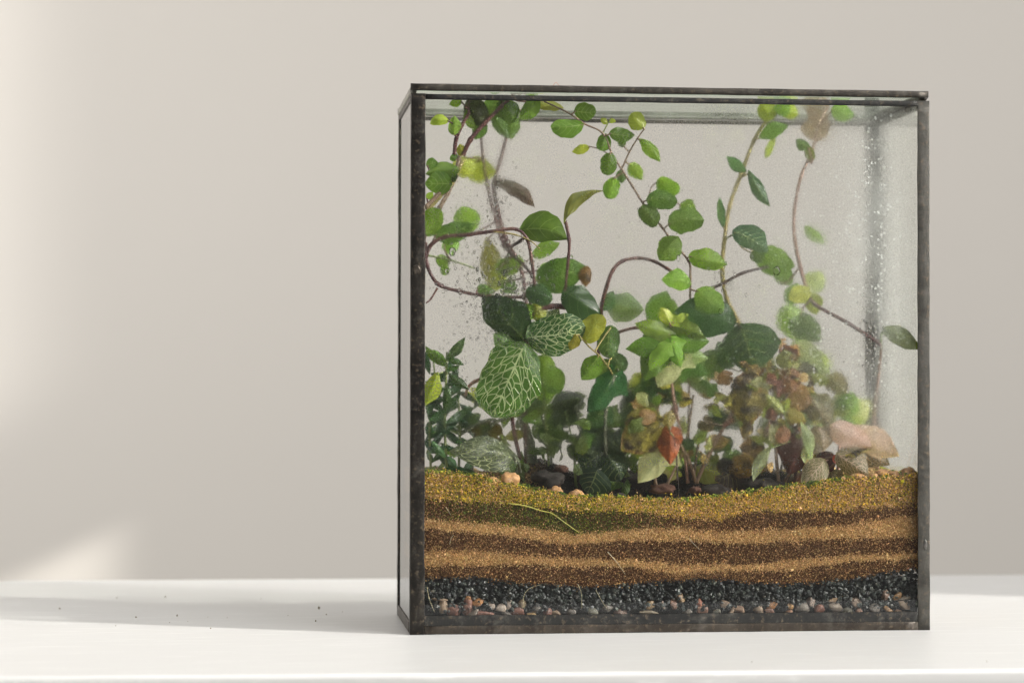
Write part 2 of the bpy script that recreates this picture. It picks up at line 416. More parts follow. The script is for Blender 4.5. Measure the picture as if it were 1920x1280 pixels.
# crumbs lying in the shade on the table
mcr = m_plain('crumb_soil', (.2, .155, .09), .9)
CR = [(112, 1140, .0008, 'lone crumb farthest left in the shadow on the table'), (255, 1156, .0010, 'dark crumb at the lower shadow edge, left of a like one'), (332, 1153, .0009, 'dark crumb at the lower shadow edge, right of a like one'), (318, 1166, .0004, 'pinhead crumb just under the right one of two dark crumbs'), (310, 1118, .0008, 'blurred crumb high in the shadow, near its middle'), (219, 1120, .0006, 'faint blurred crumb high in the shadow, towards the left'), (592, 1163, .0009, 'dark crumb in the shadow nearest the tank and the sunlit front'), (598, 1139, .0011, 'oblong blurred crumb in the shadow nearest the tank'), (612, 1151, .0006, 'small crumb between the two crumbs nearest the tank'), (390, 1156, .0004, 'tiny crumb in the middle of the shadow, left of a fainter pair'), (540, 1153, .0004, 'tiny crumb left of the crumbs nearest the tank'), (426, 1157, .0004, 'faintest crumb in the middle of the shadow'), (352, 1164, .0003, 'grain right below the right dark crumb'), (490, 1122, .0005, 'faint crumb high in the shadow on the right'), (217, 1172, .0004, 'grain on the sunlit side of the shadow edge at left'), (395, 1177, .0005, 'grain right on the shadow edge in the middle'), (642, 1146, .0004, 'last tiny crumb before the tank'), (1410, 1240, .0004, 'tiny speck in front of the tank on the white table'), (1850, 1239, .0005, 'lone tiny speck on the sunlit table to the right of the tank')]
for px, py, r, lab in CR:
    c = P(px, py, 0); d = c-CP; c = CP+d*((r*.6-CP.z)/d.z)
    v, f = scatter(np.array([c]), np.array([r*.62]), ICO, ICOF, .15, .3)
    tag(mesh('crumb', v, f, mcr, None, c, smooth=False), lab, 'crumb', 'soil crumbs on the table')

# ------------------------------------------------------------------ glass case
W, D, H = .25572, .10242, .26; X0, X1 = -W/2, W/2
case = tag(empty('glass_terrarium', (0, 0, 0)), 'square glass terrarium case edged with dark lead strips, planted inside', 'terrarium')
dark = m_came('blackened_lead', (.014, .013, .012), (.045, .040, .034))
grey = m_came('lightened_lead', (.040, .038, .033), (.105, .100, .088), .65, .42)  # sunlight from the right painted in as a lighter lead colour
brown = m_came('brown_lead', (.030, .024, .019), (.080, .067, .054), .65, .42)
rimm = m_came('black_lead', (.006, .006, .006), (.018, .018, .016), .3, .6)
T = .0006; G = .0022                      # foil thickness, glass thickness
gcl = m_glass('front_glass', (.995, .996, .992), .003)
gsd = m_glass('side_glass', (.975, .985, .972), .015)
gbk = m_glass('back_glass', (.99, .992, .984), .008)
def pane(name, lo, hi, m): 
    v, f = box(lo, hi); return mesh(name, v, f, m, case, smooth=False)
pane('glass_pane', (X0+.003, T, .0035), (X1-.003, T+G, H-.001), gcl)['label'] = 'front pane, misted with droplets'
pane('glass_pane', (X0+.003, D-T-G, .0035), (X1-.003, D-T, H-.001), gbk)['label'] = 'back pane, faintly misted'
pane('glass_pane', (X0+T, .0032, .0035), (X0+T+G, D-.0032, H-.001), gsd)['label'] = 'left side pane'
pane('glass_pane', (X1-T-G, .0032, .0035), (X1-T, D-.0032, H-.001), gsd)['label'] = 'right side pane, misted'
pane('base_pane', (X0+.003, .0034, .0012), (X1-.003, D-.0034, .0032), gsd)
wf, wr, sd = .0069, .0061, .006
def corner(xa, sx, front, wdt, m, lab=None):
    y = (0, T) if front else (D-T, D); ys = (T, T+sd) if front else (D-T-sd, D-T)
    a = bar((min(xa, xa+sx*wdt), y[0]-.0003*front, 0), (max(xa, xa+sx*wdt), y[1], H), .0005)
    b = bar((min(xa, xa+sx*T), ys[0], 0), (max(xa, xa+sx*T), ys[1], H), .0003)
    parts = [a, b]
    if not front:      # inner face of the strip, on the room side of the glass
        parts.append(bar((min(xa+sx*T*4.8, xa+sx*wdt), D-T-G-.0009, .001), (max(xa+sx*T*4.8, xa+sx*wdt), D-T-G-.0001, H-.001), .0003))
    v, f = join(parts)
    o = mesh('corner_strip', v, f, m, case, (xa, y[0], 0))
    if lab: o['label'] = lab
corner(X0, 1, True, wf, dark, 'front left lead strip, almost black with scratches')
corner(X1, -1, True, wr, grey, 'front right lead strip, sunlight painted in as grey')
corner(X0, 1, False, .006, dark); corner(X1, -1, False, .0062, grey)  # back right post: paleness of the mist put into its colour
v, f = bar((X0+wf, -.0002, 0), (X1-wr, T, .0041), .0006); mesh('base_strip', v, f, brown, case, (0, 0, 0))['label'] = 'brown tinged lead strip along the bottom front'
v, f = bar((X0+.008, D-T, 0), (X1-.008, D, .006)); mesh('base_strip', v, f, dark, case, (0, D, 0))
v, f = bar((X0, T+sd, 0), (X0+T, D-T-sd, .0055)); mesh('base_strip', v, f, brown, case, (X0, 0, 0))
v, f = bar((X1-T, T+sd, 0), (X1, D-T-sd, .0055)); mesh('base_strip', v, f, grey, case, (X1, 0, 0))
v, f = box((X0+wf+.0001, .00005, .0042), (X1-wr-.0001, T-.0001, .0090)); mesh('base_foil', v, f, rimm, case, (0, 0, .0042), smooth=False)['label'] = 'black foil band above the bottom strip'
v, f = bar((X0+.0065, T+G+.0002, .0034), (X1-.0062, T+G+.0016, .0088), .0004, .00006); mesh('inner_foil', v, f, rimm, case)
# top rims
v, f = bar((X0+wf, -.0001, H-.0026), (X1-wr*.5, T+G+.0004, H-.0001), .0005); mesh('rim_strip', v, f, rimm, case, (0, 0, H))['label'] = 'thin black rim strip along the top front'
v, f = bar((X0+.007, D-T-G-.0004, H-.0020), (X1-.007, D, H-.0001), .0005); mesh('rim_strip', v, f, brown, case, (0, D, H))
v, f = bar((X0, T+sd, H-.0026), (X0+.0028, D-T-sd, H-.0001), .0004); mesh('rim_strip', v, f, brown, case, (X0, 0, H))
v, f = bar((X1-.0028, T+sd, H-.0026), (X1, D-T-sd, H-.0001), .0004); mesh('rim_strip', v, f, brown, case, (X1, 0, H))
# lumps of solder on the strips
sold = m_came('solder', (.06, .058, .053), (.16, .155, .145), .8, .38)
for (px, py, rx, rz) in [(781, 505, .0020, .0026), (1735, 1020, .0010, .0028), (1736, 183, .0012, .001)]:
    c = P(px, py, -.0003)
    v = ICO2*np.array([rx, .0002, rz])*(1+rng.normal(0, .15, (len(ICO2), 1)))+np.array(c)
    mesh('solder_blob', v, ICO2F, sold if py != 505 else brown, case, c)

# lid
LZ = H+.0004
lid = bpy.data.objects.new('lid', None); lid.empty_display_size = .01; place(lid, (0, 0, LZ), case); lid['label'] = 'flat glass lid in a dark lead frame'
lx0, lx1, ly0, ly1 = X0-.0003, X1-.0007, -.0008, D+.0004
glid = m_glass('lid_glass', (.91, .975, .92), .05)
tin = m_came('pale_lead', (.26, .255, .22), (.46, .45, .40), .6, .45)  # paler lead tone for the back and left lid strips
mlid = m_came('lid_lead', (.028, .025, .021), (.075, .066, .055), .65, .42)
v, f = box((lx0+.001, ly0+.001, LZ+.0006), (lx1-.001, ly1-.001, LZ+.0028)); mesh('lid_pane', v, f, glid, lid, (0, 0, LZ), smooth=False)
for i, (lo, hi) in enumerate([((lx0, ly0, LZ), (lx1, ly0+.003, LZ+.0036)), ((lx0, ly1-.003, LZ), (lx1, ly1, LZ+.0034)), ((lx0, ly0+.003, LZ), (lx0+.003, ly1-.003, LZ+.0034)), ((lx1-.003, ly0+.003, LZ), (lx1, ly1-.003, LZ+.0034))]):
    lo = (lo[0], lo[1], LZ+.0011 if i == 0 else lo[2])
    v, f = bar(lo, (hi[0], hi[1], hi[2]+(.0008 if i == 0 else 0)), .0007); mesh('lid_strip', v, f, (mlid, tin, tin, mlid)[i], lid, lo)

# condensation on the inner faces
def fb(px, py, rx, ry, am, vl): 
    p = P(px, py, .003); return (p.x, p.z, rx*.00026, ry*.00026, am, vl)
mf = m_fog('condensation_front', [fb(1560, 600, 190, 300, .5, .13), fb(1660, 560, 110, 260, .2, .20), fb(1300, 620, 260, 300, .40, .0), fb(900, 350, 100, 150, .65, .0), fb(960, 520, 120, 140, .35, .01), fb(1020, 800, 260, 110, .45, .0), fb(1450, 800, 260, 110, .45, .015), fb(1250, 380, 120, 80, .35, .0), fb(1560, 250, 160, 60, .3, .04), fb(1630, 370, 50, 190, .85, .20)],
             .20, .0, [(P(1632, 640, .003).x, P(1632, 640, .003).z, .005, .016, .85), (P(1565, 875, .003).x, P(1565, 875, .003).z, .020, .010, .75), (P(1260, 1010, .003).x, P(1260, 1010, .003).z, .35, .044, 1.0), (P(945, 715, .003).x, P(945, 715, .003).z, 0.0156, 0.0182, 0.9), (P(1055, 618, .003).x, P(1055, 618, .003).z, 0.0143, 0.0104, 0.9), (P(1110, 640, .003).x, P(1110, 640, .003).z, 0.0104, 0.0156, 0.8), (P(1248, 645, .003).x, P(1248, 645, .003).z, 0.0156, 0.0169, 0.85), (P(1300, 480, .003).x, P(1300, 480, .003).z, 0.0156, 0.0104, 0.6), (P(1085, 205, .003).x, P(1085, 205, .003).z, 0.0182, 0.0104, 0.8), (P(1090, 570, .003).x, P(1090, 570, .003).z, 0.0104, 0.0078, 0.8), (P(1030, 420, .003).x, P(1030, 420, .003).z, .022, .018, .9), (P(830, 300, .003).x, P(830, 300, .003).z, .014, .03, .7)])
yf = T+G+.00015; ym = T+G+.0008
v = [(X0+.0065, ym, .0105), (X1-.006, ym, .0105), (X1-.006, ym, H-.003), (X0+.0065, ym, H-.003)]
o = mesh('condensation', v, [(0, 1, 2, 3)], mf, case, (0, 0, 0), smooth=False); o['label'] = 'film of condensation inside the front pane'
mf2 = m_fog('condensation_side', [(.05, .13, .045, .08, .12, .10)], .05, .04, plane='yz')
xs_ = X1-T-G-.00015
o = mesh('condensation', [(xs_, .008, .07), (xs_, D-.008, .07), (xs_, D-.008, H-.003), (xs_, .008, H-.003)], [(0, 1, 2, 3)], mf2, case, (0, 0, 0), smooth=False); o['label'] = 'film of condensation inside the right pane'

# larger water drops
mwat = m_water()
cen = []; rad = []
def drops(n, px, py, sx, sy, r0, r1, box_=None):
    for _ in range(n):
        x, y = random.gauss(px, sx), random.gauss(py, sy)
        if not (800 < x < 1715 and 190 < y < 880): continue
        p = P(x, y, yf); cen.append(p[:]); rad.append(r0+(r1-r0)*random.random()**2.5)
drops(900, 945, 530, 46, 42, .00022, .0008); drops(380, 905, 600, 24, 48, .0002, .0006); drops(160, 850, 500, 40, 35, .0002, .0006)
drops(80, 1355, 525, 25, 18, .00025, .0007); drops(220, 1630, 640, 11, 42, .00022, .0007); drops(140, 870, 400, 40, 30, .0002, .0005)
drops(260, 930, 400, 16, 45, .00022, .0006); drops(260, 1560, 640, 90, 120, .0002, .0004); drops(120, 1250, 400, 60, 50, .0002, .0004); drops(160, 1300, 720, 150, 60, .0002, .0004); drops(130, 850, 680, 25, 40, .0002, .0005)
for q in [(895, 505, .0011), (948, 512, .0014), (848, 472, .0018), (838, 508, .0010), (1456, 508, .0021), (935, 534, .0010), (1037, 538, .0013), (1255, 480, .0010), (1272, 484, .0012), (1351, 584, .0010)]:
    cen.append(P(q[0], q[1], yf)[:]); rad.append(q[2])
cen = np.array(cen); rad = np.array(rad); n = len(cen)
B = ICO2[None]*np.stack([rng.uniform(.75, 1.15, n), np.full(n, .50), rng.uniform(.85, 1.5, n)], 1)[:, None, :]*(1+rng.normal(0, .10, (n, len(ICO2), 1)))
V = B*rad[:, None, None]+cen[:, None, :]; V[..., 1] = np.maximum(V[..., 1], yf+.00005)
o = mesh('water_drops', V.reshape(-1, 3), (ICO2F[None]+(np.arange(n)*len(ICO2))[:, None, None]).reshape(-1, 3), mwat, case, (0, 0, 0))
tag(o, None, None, None, 'stuff')

# ------------------------------------------------------------------ layers of sand, soil, gravel and stones
bx = [797, 812, 894, 976, 1058, 1080, 1189, 1271, 1353, 1400, 1482, 1591, 1674, 1722]
BY = [[1157, 1157, 1157, 1156, 1156, 1155, 1155, 1154, 1153, 1152, 1152, 1151, 1150, 1150],
 [1121, 1120, 1118, 1122, 1125, 1125, 1125, 1118, 1120, 1122, 1122, 1114, 1106, 1104],
 [1085, 1081, 1079, 1092, 1094, 1101, 1092, 1082, 1082, 1090, 1092, 1084, 1068, 1064],
 [1062, 1060, 1062, 1057, 1061, 1061, 1062, 1079, 1070, 1068, 1070, 1051, 1049, 1050],
 [1035, 1032, 1029, 1040, 1045, 1046, 1049, 1057, 1057, 1060, 1049, 1040, 1038, 1036],
 [990, 991, 999, 1008, 1021, 1019, 1013, 1013, 1018, 1020, 1013, 1010, 1009, 1008],
 [974, 975, 980, 986, 997, 1002, 991, 988, 994, 994, 991, 982, 967, 964],
 [935, 934, 942, 945, 956, 957, 958, 970, 975, 958, 958, 957, 950, 945],
 [888, 887, 893, 915, 928, 932, 934, 938, 930, 925, 911, 899, 892, 888]]
YI = .0044
LX0, LX1 = X0+.0035, X1-.0035
bxw = np.array([P(x, 1000, YI).x for x in bx]); bxw[0] = LX0; bxw[-1] = LX1
BZ = [np.array([P(x, y, YI).z for x, y in zip(bx, row)]) for row in BY]
def zb(k, x): return np.interp(x, bxw, BZ[k])
def wv(x, s, seed): return s*(np.sin(x*410+seed)+.7*np.sin(x*930+seed*2.1)+.5*np.sin(x*2100+seed*3.3))/2
sandm = m_vcol('sand_grain', .9, spec=.1); soilm = m_vcol('soil_grain', .92, spec=.1); gravm = m_vcol('black_stone', .42, .3, 900, .5)
TAN = np.array((.60, .365, .145)); TAN2 = np.array((.74, .50, .235)); BRN = np.array((.085, .042, .018)); BRN2 = np.array((.34, .19, .08)); GRN = np.array((.23, .23, .025)); DGRN = np.array((.06, .075, .012))
def layer(name, k, label, pal, mat, backing, r=(.00017, .00036), dens=11):
    xs = np.linspace(LX0, LX1, 90); lo, hi = zb(k, xs), zb(k+1, xs)
    ys = [YI+.0006, D-.0035]; V = []; Fc = []
    for x, a, b in zip(xs, lo, hi):
        for y in ys: V += [(x, y, a), (x, y, b)]
    for i in range(len(xs)-1):
        a = i*4; b = a+4
        Fc += [(a, b, b+1, a+1), (a+1, b+1, b+3, a+3), (a+3, b+3, b+2, a+2), (a+2, b+2, b, a)]
    Fc += [(0, 1, 3, 2), (len(V)-4, len(V)-2, len(V)-1, len(V)-3)]
    Fc = [t_ for q in Fc for t_ in ((q[0], q[1], q[2]), (q[0], q[2], q[3]))]
    n = int(np.mean(hi-lo)*1e3*(LX1-LX0)*1e3*dens)
    x = rng.uniform(LX0, LX1, n); f = rng.uniform(-.02, 1.02, n)
    z = zb(k, x)+wv(x, .0006, k)+(zb(k+1, x)+wv(x, .0016 if k == 7 else .0009, k+1)-zb(k, x)-wv(x, .0006, k))*f+rng.normal(0, .0004, n)+rng.laplace(0, .0005, n)
    rd = rng.uniform(*r, n)*np.where(rng.random(n) < .025, 1.9, 1.); y = YI-.0007+rng.uniform(0, .0013, n)
    cen = np.c_[x, y, z]; gv, gf = scatter(cen, rd, OCT, OCTF)
    gc = pal(x, f, n); gc = np.repeat(gc, len(OCT), 0)
    nb = len(V); V = np.concatenate([np.array(V), gv]); Fc = np.concatenate([np.array(Fc), gf+nb])
    col = np.concatenate([np.tile(np.array(backing), (nb, 1)), gc])
    o = mesh(name, V, Fc, mat, None, (0, YI, float(np.mean(lo))), smooth=False, vcol=col)
    return tag(o, label, 'soil layer' if 'soil' in name else 'sand layer', None, 'stuff')
def mixp(n, cols, wts, sd=.22):
    i = rng.choice(len(cols), n, p=wts); c = np.array(cols)[i]
    return np.clip(c*(1+rng.normal(0, sd, (n, 1)))*(1+rng.normal(0, .05, (n, 3))), .004, .9)
def blend(n, a, b, f):
    return np.where(rng.random((n, 1)) < np.clip(f, 0, 1)[:, None], a, b)
PXx = lambda p: P(p, 950, YI).x
def p_brown(x, f, n): return mixp(n, [BRN, BRN*1.8, BRN2, TAN], [.42, .30, .19, .09])
def p_brown1(x, f, n):
    a = p_brown(x, f, n); g = mixp(n, [DGRN, DGRN*1.6, GRN], [.5, .3, .2])
    k = .75*np.exp(-((x-PXx(1080))/.035)**2)+.35*np.exp(-((x-PXx(900))/.03)**2)
    return blend(n, g, a, k)
def p_tan(x, f, n): return mixp(n, [TAN, TAN2, TAN*.6, BRN2], [.45, .3, .18, .07], .18)
def p_tan1(x, f, n):
    a = mixp(n, [TAN*.92, TAN2*.85, np.array((.66, .42, .05)), BRN2, BRN], [.36, .14, .32, .12, .06], .2)
    g = mixp(n, [GRN, GRN*.6, np.array((.55, .43, .03)), DGRN], [.4, .2, .3, .1])
    nz = .5+.5*np.sin(x*330+2)*np.sin(x*120)
    k = (.13+.55*np.exp(-((x-PXx(1090))/.03)**2)*.75+.28*np.exp(-((x-PXx(900))/.03)**2)+.28*f**2*np.exp(-((x-PXx(1480))/.06)**2))*(.5+nz)
    return blend(n, g, a, k)
layer('soil_layer', 2, 'lowest dark brown soil layer, just above the black gravel', p_brown, soilm, BRN)
layer('sand_layer', 3, 'lowest tan sand layer, between two dark soil layers', p_tan, sandm, TAN*.6)
layer('soil_layer', 4, 'middle dark brown soil layer, between lower and middle tan bands', p_brown, soilm, BRN)
layer('sand_layer', 5, 'middle tan sand layer, under the mossy dark soil layer', p_tan, sandm, TAN*.6)
layer('soil_layer', 6, 'top dark soil layer, mossy green on the left, below the golden crust', p_brown1, soilm, BRN)
layer('sand_layer', 7, 'golden mossy sand crust forming the top layer against the glass', p_tan1, sandm, TAN*.6, (.00019, .00042), 11)

# black gravel
n = 4200; x = rng.uniform(LX0, LX1, n); f = rng.uniform(-.10, 1.03, n)
z = zb(1, x)+(zb(2, x)-zb(1, x))*f; rd = rng.uniform(.0005, .0013, n); y = YI-.0006+rd*.8+rng.uniform(0, .0045, n)
lowm = np.where(rng.random(n) < .38); z[lowm] = rng.uniform(.0105, .0185, len(lowm[0]))
v, f2 = scatter(np.c_[x, y, z], rd, ICO, ICOF, .13, .35)
gc = mixp(n, [(.021, .025, .023), (.038, .044, .040), (.012, .014, .013), (.09, .095, .082)], [.4, .3, .2, .1], .3)
v2, f3 = box((LX0, YI+.0055, .0034), (LX1, D-.0035, .024)); f3 = np.array([t_ for q in f3 for t_ in ((q[0], q[1], q[2]), (q[0], q[2], q[3]))])
V = np.concatenate([v, np.array(v2)]); Fc = np.concatenate([f2, f3+len(v)])
o = mesh('black_gravel', V, Fc, gravm, None, (0, YI, .012), smooth=False, vcol=np.concatenate([np.repeat(gc, len(ICO), 0), np.tile((.02, .022, .024), (8, 1))]))
tag(o, 'band of small angular black gravel low in the tank', 'gravel', None, 'stuff')

# pebbles along the bottom
stm = m_stone('pebble_stone')
RED, BEI, WHI, GRY, ORA, GRN_ = (.30, .15, .11), (.42, .34, .24), (.55, .52, .46), (.20, .20, .18), (.50, .27, .11), (.19, .21, .17)
peb = [(852, 1143, 17, 13, 20, RED, 'round dull red pebble at bottom left'), (876, 1136, 13, 16, 10, RED, 'upright dull red pebble leaning on a rounder one at bottom left'), (832, 1136, 10, 16, 30, BEI, 'thin beige stone flake nearest the left corner strip'), (824, 1123, 15, 3, 5, BEI, 'flat beige chip lying on top of stones at far left'),
 (878, 1122, 7, 5, 0, ORA, 'small yellow grain above the red pebbles at left'), (896, 1129, 12, 7, -15, ORA, 'orange wedge shaped pebble near the left'), (877, 1139, 10, 9, 30, (.36, .2, .15), 'speckled pink pebble beside the orange wedge'),
 (921, 1135, 9, 8, 0, WHI, 'small square white pebble left of centre'), (939, 1140, 13, 9, -20, WHI, 'rounded white pebble left of centre'), (954, 1131, 6, 11, 5, WHI, 'thin upright white shell like chip'), (908, 1150, 21, 9, 8, RED, 'long flat red pebble lying on the base'), (888, 1149, 12, 8, -35, (.33, .31, .26), 'grey beige slab beside the long red pebble'),
 (972, 1147, 14, 10, 0, RED, 'round brick red pebble below the pale rootlet'), (997, 1152, 11, 5, 5, (.55, .42, .2), 'flat yellow pebble on the base'), (1026, 1147, 9, 9, 20, RED, 'small brick red pebble right of the yellow one'), (980, 1133, 9, 10, 0, (.3, .26, .18), 'dim tan pebble behind the pale rootlet'), (951, 1150, 9, 6, 10, GRY, 'small grey pebble between red pebbles'), (1009, 1140, 12, 7, -10, GRY, 'grey flat pebble behind the yellow one'),
 (1044, 1150, 10, 6, 0, BEI, 'small beige pebble left of the hazy middle'), (1072, 1148, 10, 8, 0, GRY, 'grey pebble in the hazy middle'), (1110, 1147, 12, 9, 10, GRN_, 'greenish grey pebble under the left pale rootlets'), (1140, 1140, 10, 9, 0, GRY, 'grey pebble under the second pale rootlet'), (1165, 1149, 15, 8, 0, (.3, .22, .18), 'dim rosy pebble in the middle'), (1220, 1134, 11, 9, -5, (.42, .33, .19), 'tan angular pebble at the middle'), (1216, 1148, 19, 5, 10, (.38, .36, .26), 'long pale olive sliver lying flat'), (1243, 1133, 3, 9, -15, WHI, 'slim white splinter standing between pebbles'),
 (1262, 1133, 9, 10, 0, (.3, .18, .13), 'brownish red pebble right of the white splinter'), (1275, 1120, 11, 9, 35, (.4, .3, .17), 'tan pebble raised into the black gravel'), (1311, 1130, 8, 8, 0, (.45, .2, .13), 'bright reddish pebble right of a dark gap, upper of two'), (1316, 1142, 13, 11, 20, (.42, .27, .2), 'pinkish pebble below the bright reddish one'), (1290, 1148, 11, 8, 0, GRY, 'grey pebble left of the pinkish pair'), (1345, 1148, 9, 7, 0, GRN_, 'greenish pebble right of the pinkish pair'), (1360, 1131, 10, 9, -10, (.34, .27, .2), 'brown grey pebble with pale rim'), (1386, 1143, 10, 9, 25, (.34, .24, .16), 'brown pebble leaning on its neighbour'), (1371, 1147, 5, 11, 20, BEI, 'narrow beige chip between brown pebbles'),
 (1423, 1141, 12, 9, 0, (.36, .3, .22), 'beige rounded pebble left of the orange one'), (1449, 1132, 15, 8, -15, ORA, 'bright orange oval pebble right of centre'), (1443, 1145, 10, 7, 0, (.42, .26, .2), 'pink pebble under the orange oval'), (1481, 1136, 7, 7, 30, (.5, .33, .14), 'small golden chip right of the orange oval'), (1480, 1148, 7, 6, 0, (.45, .27, .17), 'small rusty chip under the golden one'), (1504, 1140, 14, 13, 15, (.25, .25, .22), 'large grey flat pebble'), (1520, 1130, 10, 11, 0, (.3, .26, .23), 'grey brown pebble standing on edge'), (1536, 1142, 10, 10, 0, (.36, .18, .13), 'round dusky red pebble right of the grey ones'),
 (1566, 1137, 15, 11, 10, (.32, .3, .25), 'wide grey pebble with light top'), (1563, 1124, 12, 4, -10, (.42, .33, .22), 'thin tan flake on the wide grey pebble'), (1590, 1146, 12, 8, 0, GRN_, 'greenish grey pebble low on the right'), (1604, 1129, 13, 10, 15, (.3, .25, .2), 'brown grey pebble right of the wide one'), (1612, 1146, 8, 7, 0, (.33, .2, .14), 'small rusty pebble on the base at right'), (1640, 1140, 12, 9, -10, GRY, 'dark grey pebble left of the pale wedge'), (1667, 1144, 12, 6, 35, (.42, .27, .12), 'amber slab leaning left of the pale wedge'), (1662, 1117, 10, 12, 0, (.3, .22, .17), 'brown pebble high in the right corner'), (1682, 1117, 10, 6, -35, (.48, .32, .15), 'tan chip tilted above the pale wedge'), (1696, 1135, 14, 8, 30, (.55, .47, .36), 'pale wedge shaped pebble near the right strip'), (1695, 1121, 13, 6, -5, (.3, .28, .22), 'olive grey pebble over the pale wedge'), (1684, 1147, 8, 6, 0, (.4, .28, .18), 'small brown pebble below the pale wedge')]
for px, py, a, b, ang, colr, lab in peb:
    s = PX(YI); c = P(px, py, YI+min(a, b)*s*.55)
    dr = np.random.default_rng(int(px*7+py)); base = ICO3.copy()
    for _ in range(9):                      # flatten facets off the ball
        nrm = dr.normal(size=3); nrm /= np.linalg.norm(nrm); h = dr.uniform(.5, .9); dd = base@nrm
        base -= np.outer(np.maximum(dd-h, 0)*.96, nrm)
    base = base*np.array([a, min(a, b)*.75, b])*s*1.08; q = math.radians(ang)
    R = np.array([[math.cos(q), 0, math.sin(q)], [0, 1, 0], [-math.sin(q), 0, math.cos(q)]])
    tag(mesh('pebble', base@R.T+np.array(c), ICO3F, stm, None, c, color=tuple(q_*.47*f_ for q_, f_ in zip(colr, (1.08, .95, .88)))), lab, 'pebble', 'pebbles along the bottom of the tank')

# surface of the planting, seen above the sand
def hgt(x, y):
    top = zb(8, x)-.0012
    b = .016*np.exp(-((x-PXx(1300))/.050)**2)+.012*np.exp(-((x-PXx(1040))/.020)**2)
    k = np.clip((y-.012)/.035, 0, 1); k = k*k*(3-2*k)
    return top-.003*np.clip((y-.006)/.01, 0, 1)*np.exp(-((x-PXx(1270))/.045)**2)+b*k+.0016*np.sin(x*170+1)*np.sin(y*140)*np.clip((y-.005)/.01, 0, 1)
nx, ny = 150, 60; gx, gy = np.meshgrid(np.linspace(LX0, LX1, nx), np.linspace(YI+.0003, D-.0035, ny), indexing='ij')
gz = hgt(gx, gy)+rng.normal(0, .0005, gx.shape)
V = np.c_[gx.ravel(), gy.ravel(), gz.ravel()]
ii = (np.arange(nx-1)[:, None]*ny+np.arange(ny-1)[None]).ravel(); Fc = np.stack([ii, ii+ny, ii+ny+1, ii+1], 1)
Fc = np.concatenate([Fc[:, [0, 1, 2]], Fc[:, [0, 2, 3]]])
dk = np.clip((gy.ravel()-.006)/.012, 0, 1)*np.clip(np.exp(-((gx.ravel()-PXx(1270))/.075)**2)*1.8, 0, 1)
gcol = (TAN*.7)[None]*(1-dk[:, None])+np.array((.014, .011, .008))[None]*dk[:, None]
n = 9000; x = rng.uniform(LX0, LX1, n); y = YI+(D-.004-YI)*rng.random(n)**1.4; z = hgt(x, y)+.0003
rd = rng.uniform(.0003, .0007, n)*(1+1.4*rng.random(n)**6); v, f2 = scatter(np.c_[x, y, z], rd, OCT, OCTF)
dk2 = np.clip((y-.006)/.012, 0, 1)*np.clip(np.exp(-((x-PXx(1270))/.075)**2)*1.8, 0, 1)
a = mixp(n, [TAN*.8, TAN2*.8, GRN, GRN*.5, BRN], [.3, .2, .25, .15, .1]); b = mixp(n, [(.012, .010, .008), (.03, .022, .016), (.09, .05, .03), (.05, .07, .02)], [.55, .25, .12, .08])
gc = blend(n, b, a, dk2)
o = mesh('soil_surface', np.concatenate([V, v]), np.concatenate([Fc, f2+len(V)]), soilm, None, (0, .05, .06), smooth=False, vcol=np.concatenate([gcol, np.repeat(gc, len(OCT), 0)]))
tag(o, 'dark crumbly planting soil behind the golden crust', 'soil', None, 'stuff')

# clay balls and soil lumps on the surface
clm = m_stone('baked_clay'); lumpm = m_plain('dark_bark', (.022, .017, .013), .9); redl = m_plain('red_bark', (.075, .032, .018), .9)
clay = [(812, 893, 15, 12, 'orange clay lump at the far left end of the crust'), (838, 899, 12, 9, 'small tan clay lump second from the left strip'), (868, 903, 14, 11, 'clay lump between the left lumps and the big one'), (899, 899, 11, 14, 'pale upright clay lump under the low veined leaf'), (925, 903, 15, 14, 'clay lump left of the biggest clay lump'), (955, 897, 19, 17, 'biggest clay lump, under the grey stem at left'), (1043, 919, 14, 12, 'lone clay lump in front of the dark bark hollow'), (1082, 928, 17, 12, 'rounded pinkish clay lump right of the lone one'), (1113, 934, 11, 8, 'small clay lump beside the dark foliage foot'), (985, 921, 10, 8, 'tiny tan lump at the foot of the biggest clay lump'),
        (1608, 893, 16, 9, 'flat pinkish clay lump behind the pink veined leaf'), (1636, 893, 12, 10, 'clay lump right of the pink veined leaf'), (1655, 885, 13, 10, 'orange clay lump under the misty corner'), (1676, 889, 11, 9, 'small clay lump second from right strip'), (1702, 886, 15, 14, 'bright golden clay lump against the right corner'), (1580, 898, 10, 8, 'small clay lump among the mossy crust at right')]
for px, py, a, b, lab in clay:
    Y = YI+.004; s = PX(Y); c = P(px, py+2, Y); dr = np.random.default_rng(px)
    v = ICO3.copy(); nz = sum(np.sin(v@(dr.normal(size=3)*k)+dr.uniform(0, 6))*am for k, am in ((2.2, .14), (4, .10), (9, .08), (18, .05)))
    v = v*(1+nz)[:, None]*np.array([a, (a+b)/2, b])*s*.88+np.array(c)
    tag(mesh('clay_lump', v, ICO3F, clm, None, c, color=(.50, .28, .12)), lab, 'clay lump', 'clay lumps along the top of the crust')
